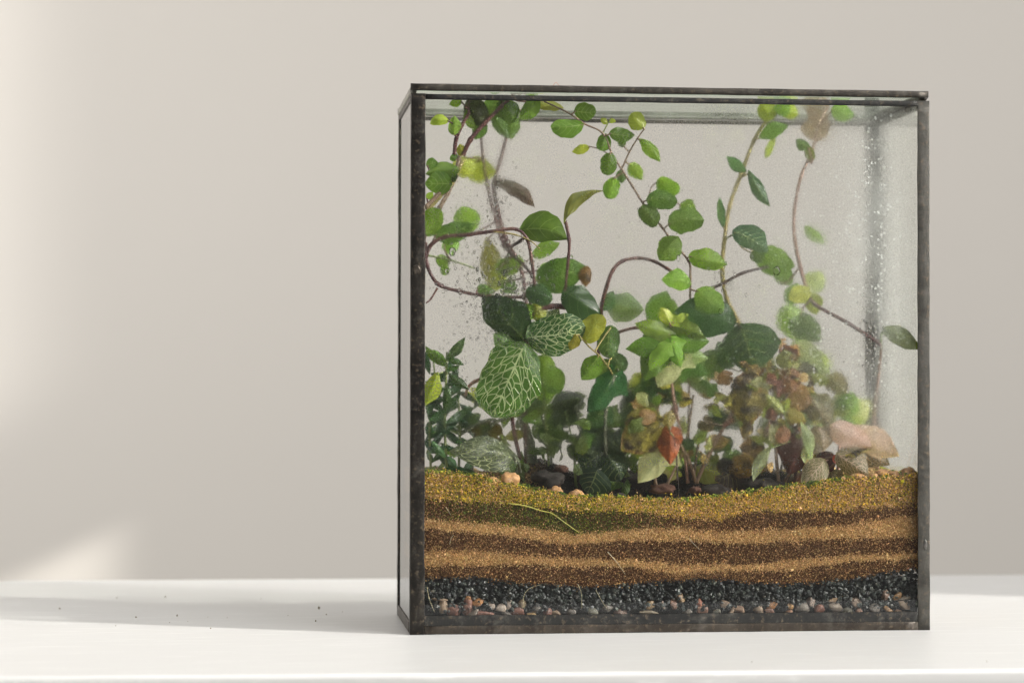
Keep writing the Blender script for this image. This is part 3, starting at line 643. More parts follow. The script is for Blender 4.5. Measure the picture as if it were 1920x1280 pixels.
for px, py, a, b, Y, m, lab in [(1030, 895, 42, 32, .016, lumpm, 'large black bark lump in a hollow behind the left clay lumps'), (1052, 874, 22, 17, .022, redl, 'reddish bark lump on top of the large black one'), (1240, 912, 30, 16, .02, redl, 'rusty brown lump under the pale ivy leaf'), (1302, 912, 16, 13, .014, redl, 'small rusty lump right of the thin dark stalk'), (1160, 925, 22, 13, .014, lumpm, 'dark lump under the dark ivy'), (1430, 905, 50, 22, .02, lumpm, 'wide black lump beneath the mottled brown leaf'), (1540, 905, 30, 15, .03, lumpm, 'dark lump behind the pink veined leaves'), (1345, 915, 45, 20, .024, lumpm, 'black lump behind the green moss specks'), (1190, 895, 35, 25, .03, lumpm, 'dark lump left of the pale ivy leaf'), (1492, 912, 22, 14, .012, lumpm, 'dark lump at the foot of the maroon leaf')]:
    s = PX(Y); c = P(px, py+5, Y); dr = np.random.default_rng(px)
    v = ICO3.copy(); nz = sum(np.sin(v@(dr.normal(size=3)*k)+dr.uniform(0, 6))*am for k, am in ((2, .22), (4, .17), (9, .12), (17, .09)))
    tag(mesh('bark_lump', v*(1+nz)[:, None]*np.array([a*.68, (a+b)*.4, b*.5])*s+np.array(c), ICO3F, m, None, c), lab, 'bark', 'bark lumps in the planting soil')

# moss specks along the crust
n = 2600; x = np.concatenate([rng.normal(PXx(1420), .034, 1700), rng.normal(PXx(1090), .022, 500), rng.normal(PXx(900), .02, 400)]); x = np.clip(x, LX0, LX1)
y = YI+.0002+rng.random(n)**1.6*.012; z = hgt(x, y)+rng.uniform(0, .0022, n); rd = rng.uniform(.0004, .0010, n)
v, f2 = scatter(np.c_[x, y, z], rd, OCT, OCTF, .3, .5)
o = mesh('moss', v, f2, soilm, None, (0, YI, .066), smooth=False, vcol=np.repeat(mixp(n, [(.20, .24, .03), (.10, .16, .025), (.36, .36, .05), (.05, .08, .02)], [.4, .3, .15, .15]), len(OCT), 0))
tag(o, 'specks of green moss along the golden crust', 'moss', None, 'stuff')

# rootlets and strands against the glass
rtm = m_stem('root_pale', (.36, .31, .17), (.44, .40, .26)); rty = m_stem('root_yellow', (.48, .42, .07), (.40, .40, .09))
for pts, r, m, lab in [([(952, 943), (985, 948), (1015, 957), (1035, 962), (1060, 980), (1086, 998)], .00042, rty, 'yellow root strand lying across the mossy dark soil'), ([(801, 1100), (805, 1122), (815, 1147)], .00022, rtm, 'pale rootlet against the left corner strip'), ([(983, 1140), (982, 1118), (992, 1103), (1015, 1095)], .0002, rtm, 'pale rootlet curving over gravel left of centre'), ([(1083, 1094), (1090, 1112), (1091, 1140)], .00022, rtm, 'pale rootlet hanging below lowest soil at the middle'), ([(1117, 1105), (1128, 1125), (1138, 1140)], .0002, rtm, 'short slanting rootlet over the middle gravel'), ([(1139, 1034), (1152, 1048), (1165, 1065), (1172, 1076)], .00026, rtm, 'tan fibre across the lowest sand layer'), ([(843, 1020), (846, 1008), (851, 1002)], .0002, rtm, 'short fibre in the middle soil layer at left'), ([(836, 950), (845, 965)], .00018, rtm, 'short fibre in top soil layer at left'), ([(1270, 880), (1272, 905), (1273, 935)], .0003, m_stem('dark_stalk', (.02, .016, .012), (.04, .03, .02)), 'thin black stalk below the red brown leaf'), ([(1292, 1008), (1300, 1018), (1312, 1030)], .0002, rtm, 'short fibre in the middle of the soil')]:
    pp = spline([P(x, y, YI-.0012) for x, y in pts]); v, f = tube(pp, r*.75, r*.4, 6, 0, .15)
    tag(mesh('root_strand', v, f, m, None, pp[0]), lab, 'rootlet', 'rootlets against the front glass')
pp = spline([P(1037, 161, .001), P(1042, 155, .001), P(1046, 158, .0015), P(1051, 163, .002)]); v, f = tube(pp, .00012, .0001, 5)
tag(mesh('lint_hair', v, f, m_plain('red_lint', (.55, .25, .16)), None, pp[0]), 'tiny curled reddish hair on the lid edge', 'hair')

# ------------------------------------------------------------------ plants
G1, G2, G3, GY, PALE, OL = (.20, .335, .045), (.115, .215, .032), (.042, .095, .024), (.38, .44, .06), (.58, .68, .36), (.21, .21, .045)
BLU = (.10, .20, .09)
LM = {'green': m_leaf('leaf_green', pale=(.2, .28, .12), bumps=.8),
      'gloss': m_leaf('leaf_gloss', (.12, .2, .06), .4, 4, rough=.22, vw=.02, bumps=.25, tl=.28),
      'thin': m_leaf('leaf_thin', (.45, .55, .18), .3, 5, tl=.55, bumps=.8),
      'net': m_leaf('leaf_white_net', (.70, .76, .46), .74, 5, 7.2, .28, .38, vw=.02, bumps=.5, lat=.6, wb=.03),
      'pinknet': m_leaf('leaf_pink_net', (.88, .66, .56), .9, 6, 9., .4, .35, vw=.02, bumps=.5, lat=.6),
      'ivy': m_leaf('leaf_ivy', (.3, .42, .12), .45, 4, rough=.2, vw=.018, bumps=.6, tl=.4),
      'brown': m_leaf('leaf_mottled', (.35, .3, .1), .3, 6, mottle=(.035, .022, .012), mot=(.42, .6), rough=.5, bumps=.9, edge=(.33, .16, .05)),
      'red': m_leaf('leaf_red', (.08, .03, .015), .6, 5, mottle=(.10, .025, .012), mot=(.5, .7), rough=.4, bumps=.8, tl=.3),
      'stripe': m_leaf('leaf_striped', (.42, .52, .34), .7, 7, rough=.3, vw=.04, bumps=.6)}
SM = {'purple': m_stem('stem_purple', (.075, .022, .028), (.16, .075, .055)), 'brown': m_stem('stem_brown', (.17, .11, .07), (.28, .19, .12)),
      'olive': m_stem('stem_olive', (.26, .22, .06), (.36, .28, .09)), 'green': m_stem('stem_green', (.14, .2, .05), (.22, .26, .09)),
      'pink': m_stem('stem_pink', (.36, .2, .16), (.42, .27, .2)), 'grey': m_stem('stem_grey', (.10, .12, .07), (.2, .2, .13)), 'dark': m_stem('stem_dark', (.05, .03, .03), (.10, .06, .05))}
U8 = [0, .06, .15, .3, .5, .7, .85, .95, 1]
SHAPE = {'ovate': (U8, [0, .42, .7, .96, 1, .8, .47, .18, 0]), 'round': (U8, [0, .50, .74, .95, 1, .93, .72, .43, 0]), 'lance': (U8, [0, .26, .5, .85, 1, .78, .43, .16, 0]),
         'ivy': ([0, .04, .10, .18, .26, .33, .42, .52, .66, .82, .93, 1], [.15, .52, .62, .80, 1.06, .70, .52, .55, .50, .30, .13, 0]),
         'star': ([0, .05, .12, .2, .3, .38, .46, .55, .7, .85, 1], [.2, .7, .8, .9, 1.0, .72, .5, .5, .42, .22, 0]),
         'heart': ([0, .04, .12, .25, .4, .6, .8, .93, 1], [.2, .66, .9, 1, .96, .74, .42, .16, 0])}
def leaf_mesh(B, Tp, wid, roll, shape, bend, fold, ripple, serr=0, curl=0., arc=0.):
    a = Tp-B; L = a.length; ah = a/L; vw = (CP-(B+Tp)/2).normalized()
    n = (vw-ah*vw.dot(ah)).normalized(); s = ah.cross(n)
    q = math.radians(roll); s, n = s*math.cos(q)+n*math.sin(q), n*math.cos(q)-s*math.sin(q)
    big = L > .012; N, Mh = (20, 5) if big else (13, 4)
    if shape in ('ivy', 'star'): N = 30
    if serr: N = 44
    us = .5-.5*np.cos(np.linspace(0, math.pi, N+1)); us = .5*us+.5*np.linspace(0, 1, N+1)
    h = np.interp(us, *SHAPE[shape]); 
    if shape in ('round', 'ovate'): h = np.maximum(h, 0)
    vs = np.linspace(-1, 1, 2*Mh+1); V = []; uv = []; p1, p2 = random.uniform(0, 6), random.uniform(0, 6)
    back = .16 if shape in ('heart', 'ivy', 'star') else .05
    asy = random.uniform(-.10, .10); rim = random.uniform(.03, .075)
    for i, u in enumerate(us):
        th = 1
        if serr: th = 1+serr*((i % 2)*1.6-.8)*(.4+.6*math.sin(math.pi*u))
        for v in vs:
            hw = h[i]*wid/2*(1+asy*np.sign(v))*(1+(th-1)*max(0, abs(v)*2-1))
            hw *= 1+rim*(math.sin(u*8+p1+1.7*np.sign(v))+.6*math.sin(u*19+p2+2.3*np.sign(v)))*abs(v)
            uu = u-back*v*v*(1-u)**3
            z = bend*L*4*u*(1-u)+fold*abs(v)*hw*2+ripple*L*math.sin(u*9+p1+v*1.3)*abs(v)**1.5+ripple*.4*L*math.sin(u*17+p2)*v*v+ripple*.25*L*math.sin(v*7+u*13+p2)*h[i]
            dx = uu*L
            if curl:      # tip rolls down, away from the viewer
                k = curl*u*u; z -= L*k*u*.5; dx = L*(uu-.25*k*k*u)
            V.append(B+ah*dx+s*(v*hw+arc*L*4*u*(1-u))+n*z); uv.append((u, v*.5+.5))
    m = 2*Mh+1; Fc = [(i*m+k, i*m+k+1, (i+1)*m+k+1, (i+1)*m+k) for i in range(N) for k in range(m-1)]
    return V, Fc, uv
def plant(name, label, cat, base, stems, leaves, stalk='green', group=None):
    """stems: (material, r0 mm, r1 mm, [(px, py, depth mm)...]); leaves: dict(b=(px,py), t=, w=px, y=(mm, mm)...)"""
    b0 = P(base[0], base[1], base[2]/1000); root = tag(empty(name, b0), label, cat, group)
    pts_all = []
    for sm, r0, r1, pts in stems:
        sp = spline([P(x, y, d/1000) for x, y, d in pts]); pts_all += sp
        v, f = tube(sp, r0*.86/1000, r1*.82/1000, 8, .24, .09); mesh('stem', v, f, SM[sm], root, sp[0])
    for l in leaves:
        y = l.get('y', (12, 12)); y = y if hasattr(y, '__len__') else (y, y)
        B = P(*l['b'], y[0]/1000); Tp = P(*l['t'], y[1]/1000); k = l.get('k', 'green'); c = l.get('c', G2)
        fl_ = random.uniform(.72, 1.28); c = tuple(max(.008, x*fl_*random.uniform(.92, 1.08)) for x in c)
        V, Fc, uv = leaf_mesh(B, Tp, l['w']*PX(sum(y)/2000), l.get('r', 0)+random.uniform(-18, 18), l.get('s', 'ovate'), l.get('bend', random.uniform(.0, .10)), l.get('f', random.uniform(-.36, -.08)), l.get('rip', .026), l.get('serr', 0), l.get('curl', 0.), l.get('arc', random.uniform(-.07, .07)))
        o = mesh('leaf', V, Fc, LM[k], root, B, uv=uv, color=c)
        if l.get('lab'): o['label'] = l['lab']
        if pts_all and l.get('st', True):
            q = min(pts_all, key=lambda p: (p-B).length); dd = (q-B).length
            if .0006 < dd < .022:
                mid = (q+B)/2+(Tp-B).normalized()*(-.12*dd)+Vector((0, 0, -.10*dd))
                v, f = tube(spline([q, mid, B+(Tp-B)*.04], 4), .0005, .00035, 6); mesh('stalk', v, f, SM[l.get('stk', stalk)], o, q)
    return root
def L(bx_, by_, tx, ty, w, y=12, **k): return dict(b=(bx_, by_), t=(tx, ty), w=w, y=y, **k)

# glossy vine with purple stems, left
plant('trailing_vine', 'glossy leafed vine with purple brown stems filling the upper left of the tank', 'vine', (985, 870, 45),
 [('purple', 1.15, .9, [(985, 560, 22), (975, 500, 22), (945, 460, 26), (930, 415, 34), (914, 350, 42), (905, 290, 48), (900, 235, 50)]),
  ('purple', 1.4, .9, [(965, 480, 20), (947, 445, 28), (932, 390, 38), (926, 345, 44), (938, 300, 46), (955, 240, 44), (975, 205, 40)]),
  ('purple', 1.15, .9, [(795, 500, 9), (806, 462, 8), (835, 444, 7), (880, 440, 6), (935, 432, 6), (968, 430, 6), (988, 448, 6), (997, 490, 7), (1002, 535, 8)]),
  ('purple', 1.3, 1.0, [(868, 292, 9), (882, 262, 8), (908, 232, 8), (940, 200, 8), (962, 180, 9)]),
  ('purple', 1.3, 1.0, [(852, 290, 10), (855, 262, 9), (866, 235, 8), (880, 212, 8)]),
  ('purple', 1.15, .95, [(797, 455, 9), (801, 498, 8), (822, 533, 8), (862, 546, 9), (920, 556, 10), (988, 557, 10)]),
  ('purple', 1.0, .8, [(1061, 418, 6), (1067, 450, 6), (1066, 480, 7), (1060, 540, 9)]),
  ('dark', 1.1, .8, [(1002, 432, 16), (975, 452, 16), (955, 470, 18), (985, 500, 16), (1000, 520, 14)]),
  ('brown', 1.3, 1.2, [(797, 390, 9), (830, 355, 11), (853, 325, 13), (862, 290, 16)]), ('olive', 1.1, 1.0, [(800, 398, 12), (822, 372, 14), (850, 340, 16), (868, 300, 20)]), ('brown', 1.3, 1.1, [(824, 390, 18), (838, 365, 20), (856, 330, 22)]),
  ('purple', 1.7, 1.3, [(1060, 575, 12), (1030, 575, 12), (995, 590, 12), (988, 610, 14)]), ('purple', 1.2, .9, [(985, 560, 22), (990, 640, 30), (985, 740, 38), (985, 870, 45)]),
  ('purple', .6, .4, [(820, 540, 8), (808, 560, 7), (799, 568, 6)]), ('olive', .5, .3, [(925, 434, 5.5), (965, 440, 5.2), (995, 452, 5), (1012, 467, 5)]),
  ('green', .6, .4, [(798, 478, 10), (845, 488, 14), (890, 503, 18)])],
 [L(976, 432, 1064, 449, 62, 6, c=(.10, .19, .03), k='ivy', bend=.10, f=-.22, s='ovate', arc=-.16), L(1060, 416, 1131, 358, 30, 5, c=OL, k='gloss', r=35, bend=.05, arc=-.22, s='lance'), L(1058, 545, 1126, 590, 62, 9, c=G3, k='gloss', bend=.10, f=-.15),
  L(988, 545, 1036, 562, 42, 7, c=G3, k='gloss', s='round', bend=.15), L(1008, 525, 1100, 500, 68, (22, 16), c=G2, k='green', bend=.14), L(1100, 500, 1098, 538, 26, 14, c=(.25, .14, .05), k='brown', st=False), L(1012, 505, 1088, 520, 52, 24, c=G1, k='thin'),
  L(930, 340, 1003, 390, 34, (42, 30), c=(.10, .07, .06), k='gloss', r=20, bend=.14), L(865, 190, 842, 196, 16, 8, c=G1), L(880, 185, 912, 238, 48, 9, c=(.07, .08, .035), k='gloss', bend=.15, r=-15), L(935, 185, 908, 225, 40, 12, c=G2), L(940, 188, 963, 232, 46, 8, c=G2, k='gloss'),
  L(1008, 183, 972, 224, 32, 6, c=G1, k='gloss', f=-.3, lab='light edged leaf under the lid'), L(1000, 192, 1058, 203, 26, 12, c=OL, r=35), L(905, 225, 890, 262, 30, 14, c=G2), L(878, 205, 893, 245, 26, 10, c=G1, r=50), L(960, 215, 958, 262, 30, 40, c=G2), L(925, 215, 955, 260, 26, 30, c=G2), L(985, 190, 1010, 196, 30, 20, c=G1),
  L(850, 252, 852, 217, 28, 7, c=G1, f=-.35, r=25), L(840, 226, 801, 228, 22, 7, c=GY, curl=.8, bend=.2), L(860, 318, 798, 326, 34, 8, c=G2, k='gloss'), L(846, 345, 796, 345, 46, 8, c=G2, k='green'), L(838, 335, 842, 312, 24, 9, c=G2), L(858, 330, 835, 335, 26, 10, c=G3), L(800, 310, 822, 305, 22, 9, c=G2), L(798, 440, 826, 392, 44, 7, c=G1, k='thin', s='round'), L(800, 372, 812, 360, 14, 9, c=G1), L(866, 292, 862, 270, 20, 9, c=GY), L(855, 300, 845, 292, 16, 9, c=G2, s='round'),
  L(862, 430, 893, 395, 52, 36, c=G1, k='thin', s='round'), L(815, 440, 890, 420, 40, 18, c=G2), L(875, 305, 930, 325, 50, 48, c=GY, k='thin'), L(870, 295, 868, 335, 46, 44, c=GY, k='thin'), L(835, 450, 855, 472, 34, 30, c=G1, k='thin', s='round'), L(822, 480, 838, 502, 24, 16, c=G1, s='round'), L(830, 500, 838, 515, 18, 24, c=G1, s='round', k='thin'),
  L(912, 448, 920, 550, 42, 34, c=OL, k='thin', s='lance'), L(935, 500, 925, 548, 32, 30, c=GY, k='thin'), L(930, 505, 982, 488, 36, 20, c=G1, s='round'), L(940, 530, 970, 545, 30, 24, c=G2), L(895, 540, 925, 548, 24, 18, c=G2), L(995, 570, 985, 602, 34, 9, c=G1, k='thin'), L(1000, 570, 1020, 605, 34, 10, c=GY, k='thin'), L(1000, 480, 1050, 455, 30, 34, c=G1)], 'purple')
# nerve plants
plant('nerve_plant', 'dark green plant with big white net veined leaves close to the front glass', 'plant', (975, 860, 36),
 [('purple', 1.2, .9, [(975, 860, 36), (960, 775, 26), (978, 690, 14), (990, 640, 9), (992, 612, 8)]), ('pink', 1.1, .8, [(975, 690, 14), (890, 715, 14), (872, 742, 14)]), ('grey', 1.2, 1.0, [(905, 840, 36), (922, 796, 34), (965, 778, 32), (985, 760, 34)]), ('grey', 1.2, 1.0, [(860, 815, 30), (900, 792, 32), (930, 785, 33)])],
 [L(982, 648, 922, 782, 116, (5.6, 4.8), k='net', c=(.06, .145, .022), s='round', bend=.05, f=-.08, r=6, lab='large upright leaf with bold white veins'), L(990, 632, 1098, 612, 78, (6.4, 5.6), k='net', c=(.035, .10, .02), s='round', bend=.06, f=-.1, lab='sideways leaf with white veins behind a yellow leaf'),
  L(985, 640, 903, 556, 82, (9, 7), k='ivy', c=(.026, .062, .016), s='ovate', bend=.05, lab='dark leaf blurred by drops'), L(965, 655, 925, 625, 40, 10, k='net', c=(.08, .17, .04)), L(1000, 632, 1048, 578, 44, 12, c=G3, k='net', st=False)], 'purple')
plant('nerve_plant', 'low dull veined leaf lying over the clay lumps at the left', 'plant', (975, 880, 26), [('grey', 1.0, .7, [(975, 885, 26), (972, 868, 24), (962, 855, 22)])],
 [L(968, 862, 842, 846, 66, (24, 14), k='net', c=(.075, .10, .045), s='ovate', bend=.14, f=-.12), L(965, 868, 935, 885, 30, 20, c=G3, k='net')], 'grey')
# spiky fern at the left
fl = []; r_ = random.Random(3)
stems_f = [('green', .9, .5, [(838, 890, 20), (834, 800, 18), (836, 720, 14), (838, 660, 10)]), ('green', .9, .5, [(860, 885, 30), (862, 800, 28), (858, 730, 24)]), ('green', .8, .5, [(808, 885, 26), (806, 800, 26), (815, 720, 22), (812, 670, 20)]), ('grey', .8, .5, [(885, 885, 40), (890, 820, 40), (880, 760, 36)])]
for sx, y0_, y1_, dep in ((836, 700, 880, 17), (861, 735, 880, 27), (808, 700, 880, 25), (886, 765, 880, 38)):
    y = y0_
    while y < y1_:
        for sg in (-1, 1):
            ln = r_.uniform(34, 56); an = math.radians(r_.uniform(15, 70)); d0 = dep+r_.uniform(-4, 4)
            tx = sx+sg*ln*math.cos(an); 
            if tx < 798: tx = 798+r_.uniform(0, 5)
            fl.append(L(sx+r_.uniform(-3, 3), y, tx, y-ln*math.sin(an)*r_.choice((1, 1, -.6)), r_.uniform(11, 17), (d0, d0+r_.uniform(-6, 6)), s='lance', c=r_.choice(((.03, .08, .035), (.045, .10, .045), (.06, .13, .05), (.03, .07, .03))), k='gloss', st=False, bend=r_.uniform(-.1, .14)))
        y += r_.uniform(20, 27)
fl += [L(838, 672, 872, 632, 20, 7, s='lance', c=(.06, .12, .035), bend=.12), L(838, 674, 870, 684, 13, 8, s='lance', c=G3, bend=.15), L(836, 692, 862, 686, 11, 9, s='lance', c=G3), L(842, 700, 880, 730, 18, 8, s='lance', c=G3), L(836, 685, 797, 648, 18, 9, s='lance', c=G2), L(820, 700, 797, 760, 34, 8, c=GY, k='thin', s='lance'), L(838, 720, 832, 775, 18, 10, s='lance', c=G3), L(836, 680, 812, 655, 14, 9, s='lance', c=G2)]
plant('spiky_plant', 'spiky plant with narrow dark green blades beside the left corner', 'plant', (838, 890, 20), stems_f, fl)
# creeping figs
plant('creeping_fig', 'creeping fig with small round leaves arching across the centre top', 'vine', (1290, 880, 40),
 [('brown', .7, .5, [(1290, 880, 40), (1292, 700, 30), (1293, 600, 16), (1294, 520, 10), (1291, 490, 10), (1262, 455, 10), (1240, 425, 13), (1208, 385, 14), (1186, 350, 13), (1166, 318, 12), (1148, 290, 11), (1130, 250, 9), (1095, 232, 8), (1066, 212, 8), (1020, 190, 8)]), ('brown', .5, .35, [(1168, 312, 13), (1180, 285, 13), (1195, 260, 11), (1208, 242, 9)]), ('green', .45, .3, [(1130, 250, 9), (1138, 235, 9), (1145, 222, 9)]), ('brown', .4, .3, [(1150, 295, 12), (1125, 280, 14), (1105, 275, 15)]), ('brown', .4, .3, [(1215, 380, 15), (1222, 350, 18), (1240, 338, 18)])],
 [L(1092, 234, 1032, 238, 36, 6, c=G2, s='round'), L(1078, 208, 1118, 210, 34, 6.5, c=G2, s='round'), L(1206, 240, 1184, 212, 34, 8, c=(.26, .30, .05), s='round', k='thin'), L(1144, 250, 1190, 254, 30, 8, c=G2), L(1136, 252, 1124, 282, 28, 9, c=G2, s='round'), L(1104, 276, 1072, 285, 19, 14, c=GY, k='thin'), L(1144, 288, 1138, 329, 33, 10, c=G2, s='round'), L(1200, 262, 1238, 304, 26, 9, c=G1, k='thin', s='lance'),
  L(1180, 308, 1204, 337, 28, 22, c=G1, k='thin'), L(1162, 320, 1166, 344, 20, 20, c=G2), L(1150, 334, 1140, 373, 32, 13, c=G1, k='thin', s='round'), L(1234, 338, 1274, 360, 36, 16, c=G1, k='thin', s='round'), L(1214, 374, 1270, 378, 38, 10, c=G2, s='round'), L(1200, 390, 1230, 425, 36, 11, c=G2, s='round'), L(1255, 418, 1320, 412, 50, 9, c=G2, s='round'), L(1275, 385, 1305, 400, 30, 18, c=G1, k='thin'), L(1270, 445, 1236, 488, 50, 7, c=G1, s='ovate'), L(1294, 480, 1364, 496, 42, 7, c=G1, s='ovate', rip=.03), L(1294, 532, 1240, 524, 40, 7.5, c=G1, s='ovate', rip=.03), L(1308, 545, 1357, 585, 52, 8, c=G1, s='ovate'), L(1170, 275, 1160, 262, 16, 20, c=G2), L(1142, 225, 1155, 228, 10, 9, c=GY), L(1138, 232, 1126, 222, 12, 9, c=GY)], 'brown')
plant('creeping_fig', 'short fig runner with bright yellow green leaves in front of the veined leaves', 'vine', (1150, 700, 12),
 [('olive', .6, .4, [(1150, 705, 14), (1142, 690, 9), (1125, 668, 7), (1105, 650, 6), (1085, 628, 5.5)])],
 [L(1098, 640, 1130, 590, 46, 5, c=GY, k='thin', s='round', lab='yellow green round leaf'), L(1080, 628, 1068, 656, 22, 5, c=(.40, .34, .04), k='thin', rip=.05), L(1122, 668, 1090, 712, 40, 5.5, c=G1, k='thin', rip=.03), L(1145, 612, 1142, 672, 42, 12, c=(.08, .17, .05), s='round'), L(1150, 665, 1172, 695, 34, 14, c=(.07, .13, .05), s='round')], 'olive')
# bright ivy at the centre
plant('ivy', 'bright glossy ivy rosette in the centre of the tank', 'ivy', (1290, 905, 30),
 [('pink', 1.0, .8, [(1290, 905, 30), (1280, 830, 26), (1265, 760, 22), (1256, 690, 17), (1253, 650, 13), (1258, 612, 9)]), ('purple', 1.0, .8, [(1150, 626, 22), (1195, 614, 18), (1245, 622, 12)])],
 [L(1262, 655, 1172, 654, 78, 10, c=G2, k='ivy', s='ivy', f=-.12), L(1256, 628, 1190, 606, 62, 7.5, c=(.26, .40, .06), k='ivy', s='ivy', f=-.2), L(1252, 640, 1330, 640, 88, 9, c=G2, k='ivy', s='ivy', f=-.14), L(1262, 610, 1322, 634, 58, 6.5, c=(.30, .44, .07), k='ivy', s='ivy', f=-.18), L(1256, 636, 1206, 716, 96, 8.5, c=G2, k='ivy', s='ivy', f=-.14), L(1266, 640, 1218, 694, 66, 6.2, c=(.26, .41, .06), k='ivy', s='ivy', f=-.2), L(1268, 655, 1234, 726, 92, 10.5, c=PALE, k='ivy', s='ivy', f=-.1, lab='pale underside leaf'), L(1255, 655, 1203, 680, 60, 12, c=G3, k='ivy', s='ivy'), L(1256, 606, 1240, 576, 26, 5.5, c=(.46, .54, .09), k='ivy', rip=.06), L(1262, 604, 1292, 588, 28, 5.5, c=(.46, .54, .09), k='ivy', s='ivy', rip=.05), L(1268, 660, 1328, 672, 58, 13, c=(.40, .52, .24), k='ivy', s='ivy'), L(1258, 640, 1276, 690, 50, 6.5, c=(.25, .40, .06), k='ivy', s='ivy', f=-.2), L(1275, 690, 1330, 700, 60, 26, c=G2, k='ivy', s='ivy'), L(1290, 690, 1330, 740, 66, 30, c=(.30, .42, .16), k='ivy', s='ivy'), L(1240, 690, 1215, 745, 50, 24, c=G3, k='ivy'),
  L(1248, 830, 1196, 905, 92, 12, c=(.58, .64, .33), k='ivy', s='ivy', st=False, lab='large pale green leaf low at the centre')], 'pink')
# darker ivy left of it
plant('ivy', 'dark ivy with dull misted leaves standing left of the centre', 'ivy', (1140, 915, 24),
 [('grey', 1.1, .8, [(1140, 915, 24), (1135, 830, 20), (1136, 770, 14), (1150, 710, 12)]), ('grey', 1.1, .8, [(1100, 920, 30), (1092, 830, 30), (1080, 760, 34)])],
 [L(1152, 700, 1100, 772, 84, 12, c=(.03, .10, .03), k='ivy', s='ivy', lab='leaf with a bright shine'), L(1160, 690, 1120, 705, 46, 14, c=G2, k='ivy'), L(1135, 765, 1100, 800, 70, 18, c=G3, s='ivy'), L(1136, 775, 1165, 800, 60, 20, c=G2, s='ivy'), L(1135, 800, 1095, 850, 60, 22, c=(.04, .07, .035), s='ovate'), L(1140, 820, 1175, 850, 64, 20, c=(.03, .06, .03), s='ovate'), L(1130, 850, 1085, 880, 66, 20, c=(.03, .06, .025)), L(1140, 855, 1165, 900, 72, 16, c=(.035, .07, .03), s='ovate'), L(1120, 880, 1100, 925, 66, 16, c=(.03, .065, .03)), L(1092, 748, 1030, 765, 48, 40, c=(.05, .07, .04)), L(1085, 770, 1028, 790, 40, 42, c=(.05, .08, .04)), L(1165, 770, 1215, 740, 46, 34, c=(.05, .09, .045)), L(1170, 745, 1235, 748, 30, 36, c=(.06, .10, .05)), L(1150, 740, 1205, 700, 28, 44, c=(.16, .18, .12), r=40), L(1160, 790, 1205, 790, 44, 26, c=G3)], 'grey')
# round leaved plant behind the veined leaf
plant('clover_plant', 'three round soft leaves on a thin stalk right of the big veined leaf', 'plant', (1030, 880, 40), [('green', .9, .6, [(1030, 880, 40), (1024, 800, 34), (1018, 720, 22)])],
 [L(1018, 712, 1020, 664, 46, 18, c=G1, s='round', k='thin'), L(1020, 714, 1060, 708, 54, 20, c=G2, s='round', k='thin'), L(1016, 718, 985, 738, 44, 20, c=G2, s='round'), L(1020, 722, 1030, 748, 40, 24, c=G1, s='round', k='thin')])
plant('creeping_fig', 'dull green fig runner with pairs of leaves against the back at left', 'vine', (1035, 880, 60), [('grey', .8, .5, [(1035, 880, 60), (1030, 830, 62), (1015, 780, 64), (1000, 730, 66)])],
 [L(1024, 790, 1045, 850, 46, 56, c=G2), L(1022, 780, 1065, 770, 40, 60, c=G2), L(1015, 775, 985, 760, 46, 62, c=G1), L(1020, 800, 1000, 820, 36, 60, c=G2), L(1005, 740, 980, 720, 44, 70, c=G1), L(1010, 745, 1040, 735, 40, 72, c=G1)])
plant('thick_stalk', 'thick grey green stalk with few leaves behind the big veined leaf', 'plant', (1000, 890, 55), [('grey', 3.4, 2.6, [(1002, 890, 55), (992, 830, 55), (975, 770, 55), (965, 735, 56)])],
 [L(985, 815, 945, 822, 24, 52, c=OL, s='lance'), L(970, 880, 978, 845, 20, 45, c=G2, s='lance'), L(970, 765, 1000, 735, 50, 60, c=BLU), L(970, 745, 950, 720, 40, 58, c=BLU)])
# tall stem right of centre
plant('tall_plant', 'tall olive stemmed plant with narrow leaves right of the centre', 'plant', (1395, 890, 40),
 [('olive', 1.5, 1.0, [(1395, 890, 40), (1400, 760, 36), (1393, 660, 24), (1384, 605, 18), (1362, 560, 16), (1354, 510, 14), (1358, 450, 16), (1368, 385, 22), (1390, 325, 30), (1413, 265, 34), (1436, 228, 34), (1465, 200, 32)]), ('green', .6, .4, [(1359, 450, 16), (1370, 442, 14), (1380, 440, 12)])],
 [L(1398, 322, 1362, 293, 24, 24, c=BLU, s='lance'), L(1405, 322, 1444, 388, 26, 12, c=(.09, .20, .10), k='stripe', s='lance', f=-.3), L(1356, 425, 1349, 370, 19, 14, c=BLU, k='stripe', s='lance', r=35), L(1376, 434, 1440, 472, 48, 10, c=(.11, .21, .12), k='stripe', s='ovate', rip=.03), L(1425, 258, 1478, 236, 32, 28, c=G1, k='thin', s='lance'), L(1450, 222, 1425, 195, 38, 26, c=GY, k='thin', s='round'), L(1455, 210, 1478, 190, 32, 24, c=G1, s='round'), L(1465, 205, 1496, 215, 30, 34, c=GY, k='thin', s='round'), L(1452, 262, 1434, 298, 20, 34, c=GY, r=30), L(1418, 478, 1490, 500, 56, 24, c=G1, k='thin'), L(1412, 470, 1430, 492, 30, 20, c=G2),
  L(1375, 606, 1264, 584, 78, 12, c=G3, k='gloss', bend=.06, r=10, lab='broad smooth dark leaf'), L(1388, 610, 1410, 700, 112, 16, c=G3, k='green', bend=.08, lab='broad dark leaf hanging down, misted'), L(1345, 660, 1305, 715, 56, 40, c=G2), L(1370, 690, 1345, 640, 40, 34, c=G3), L(1400, 640, 1440, 660, 60, 30, c=G2)], 'olive')
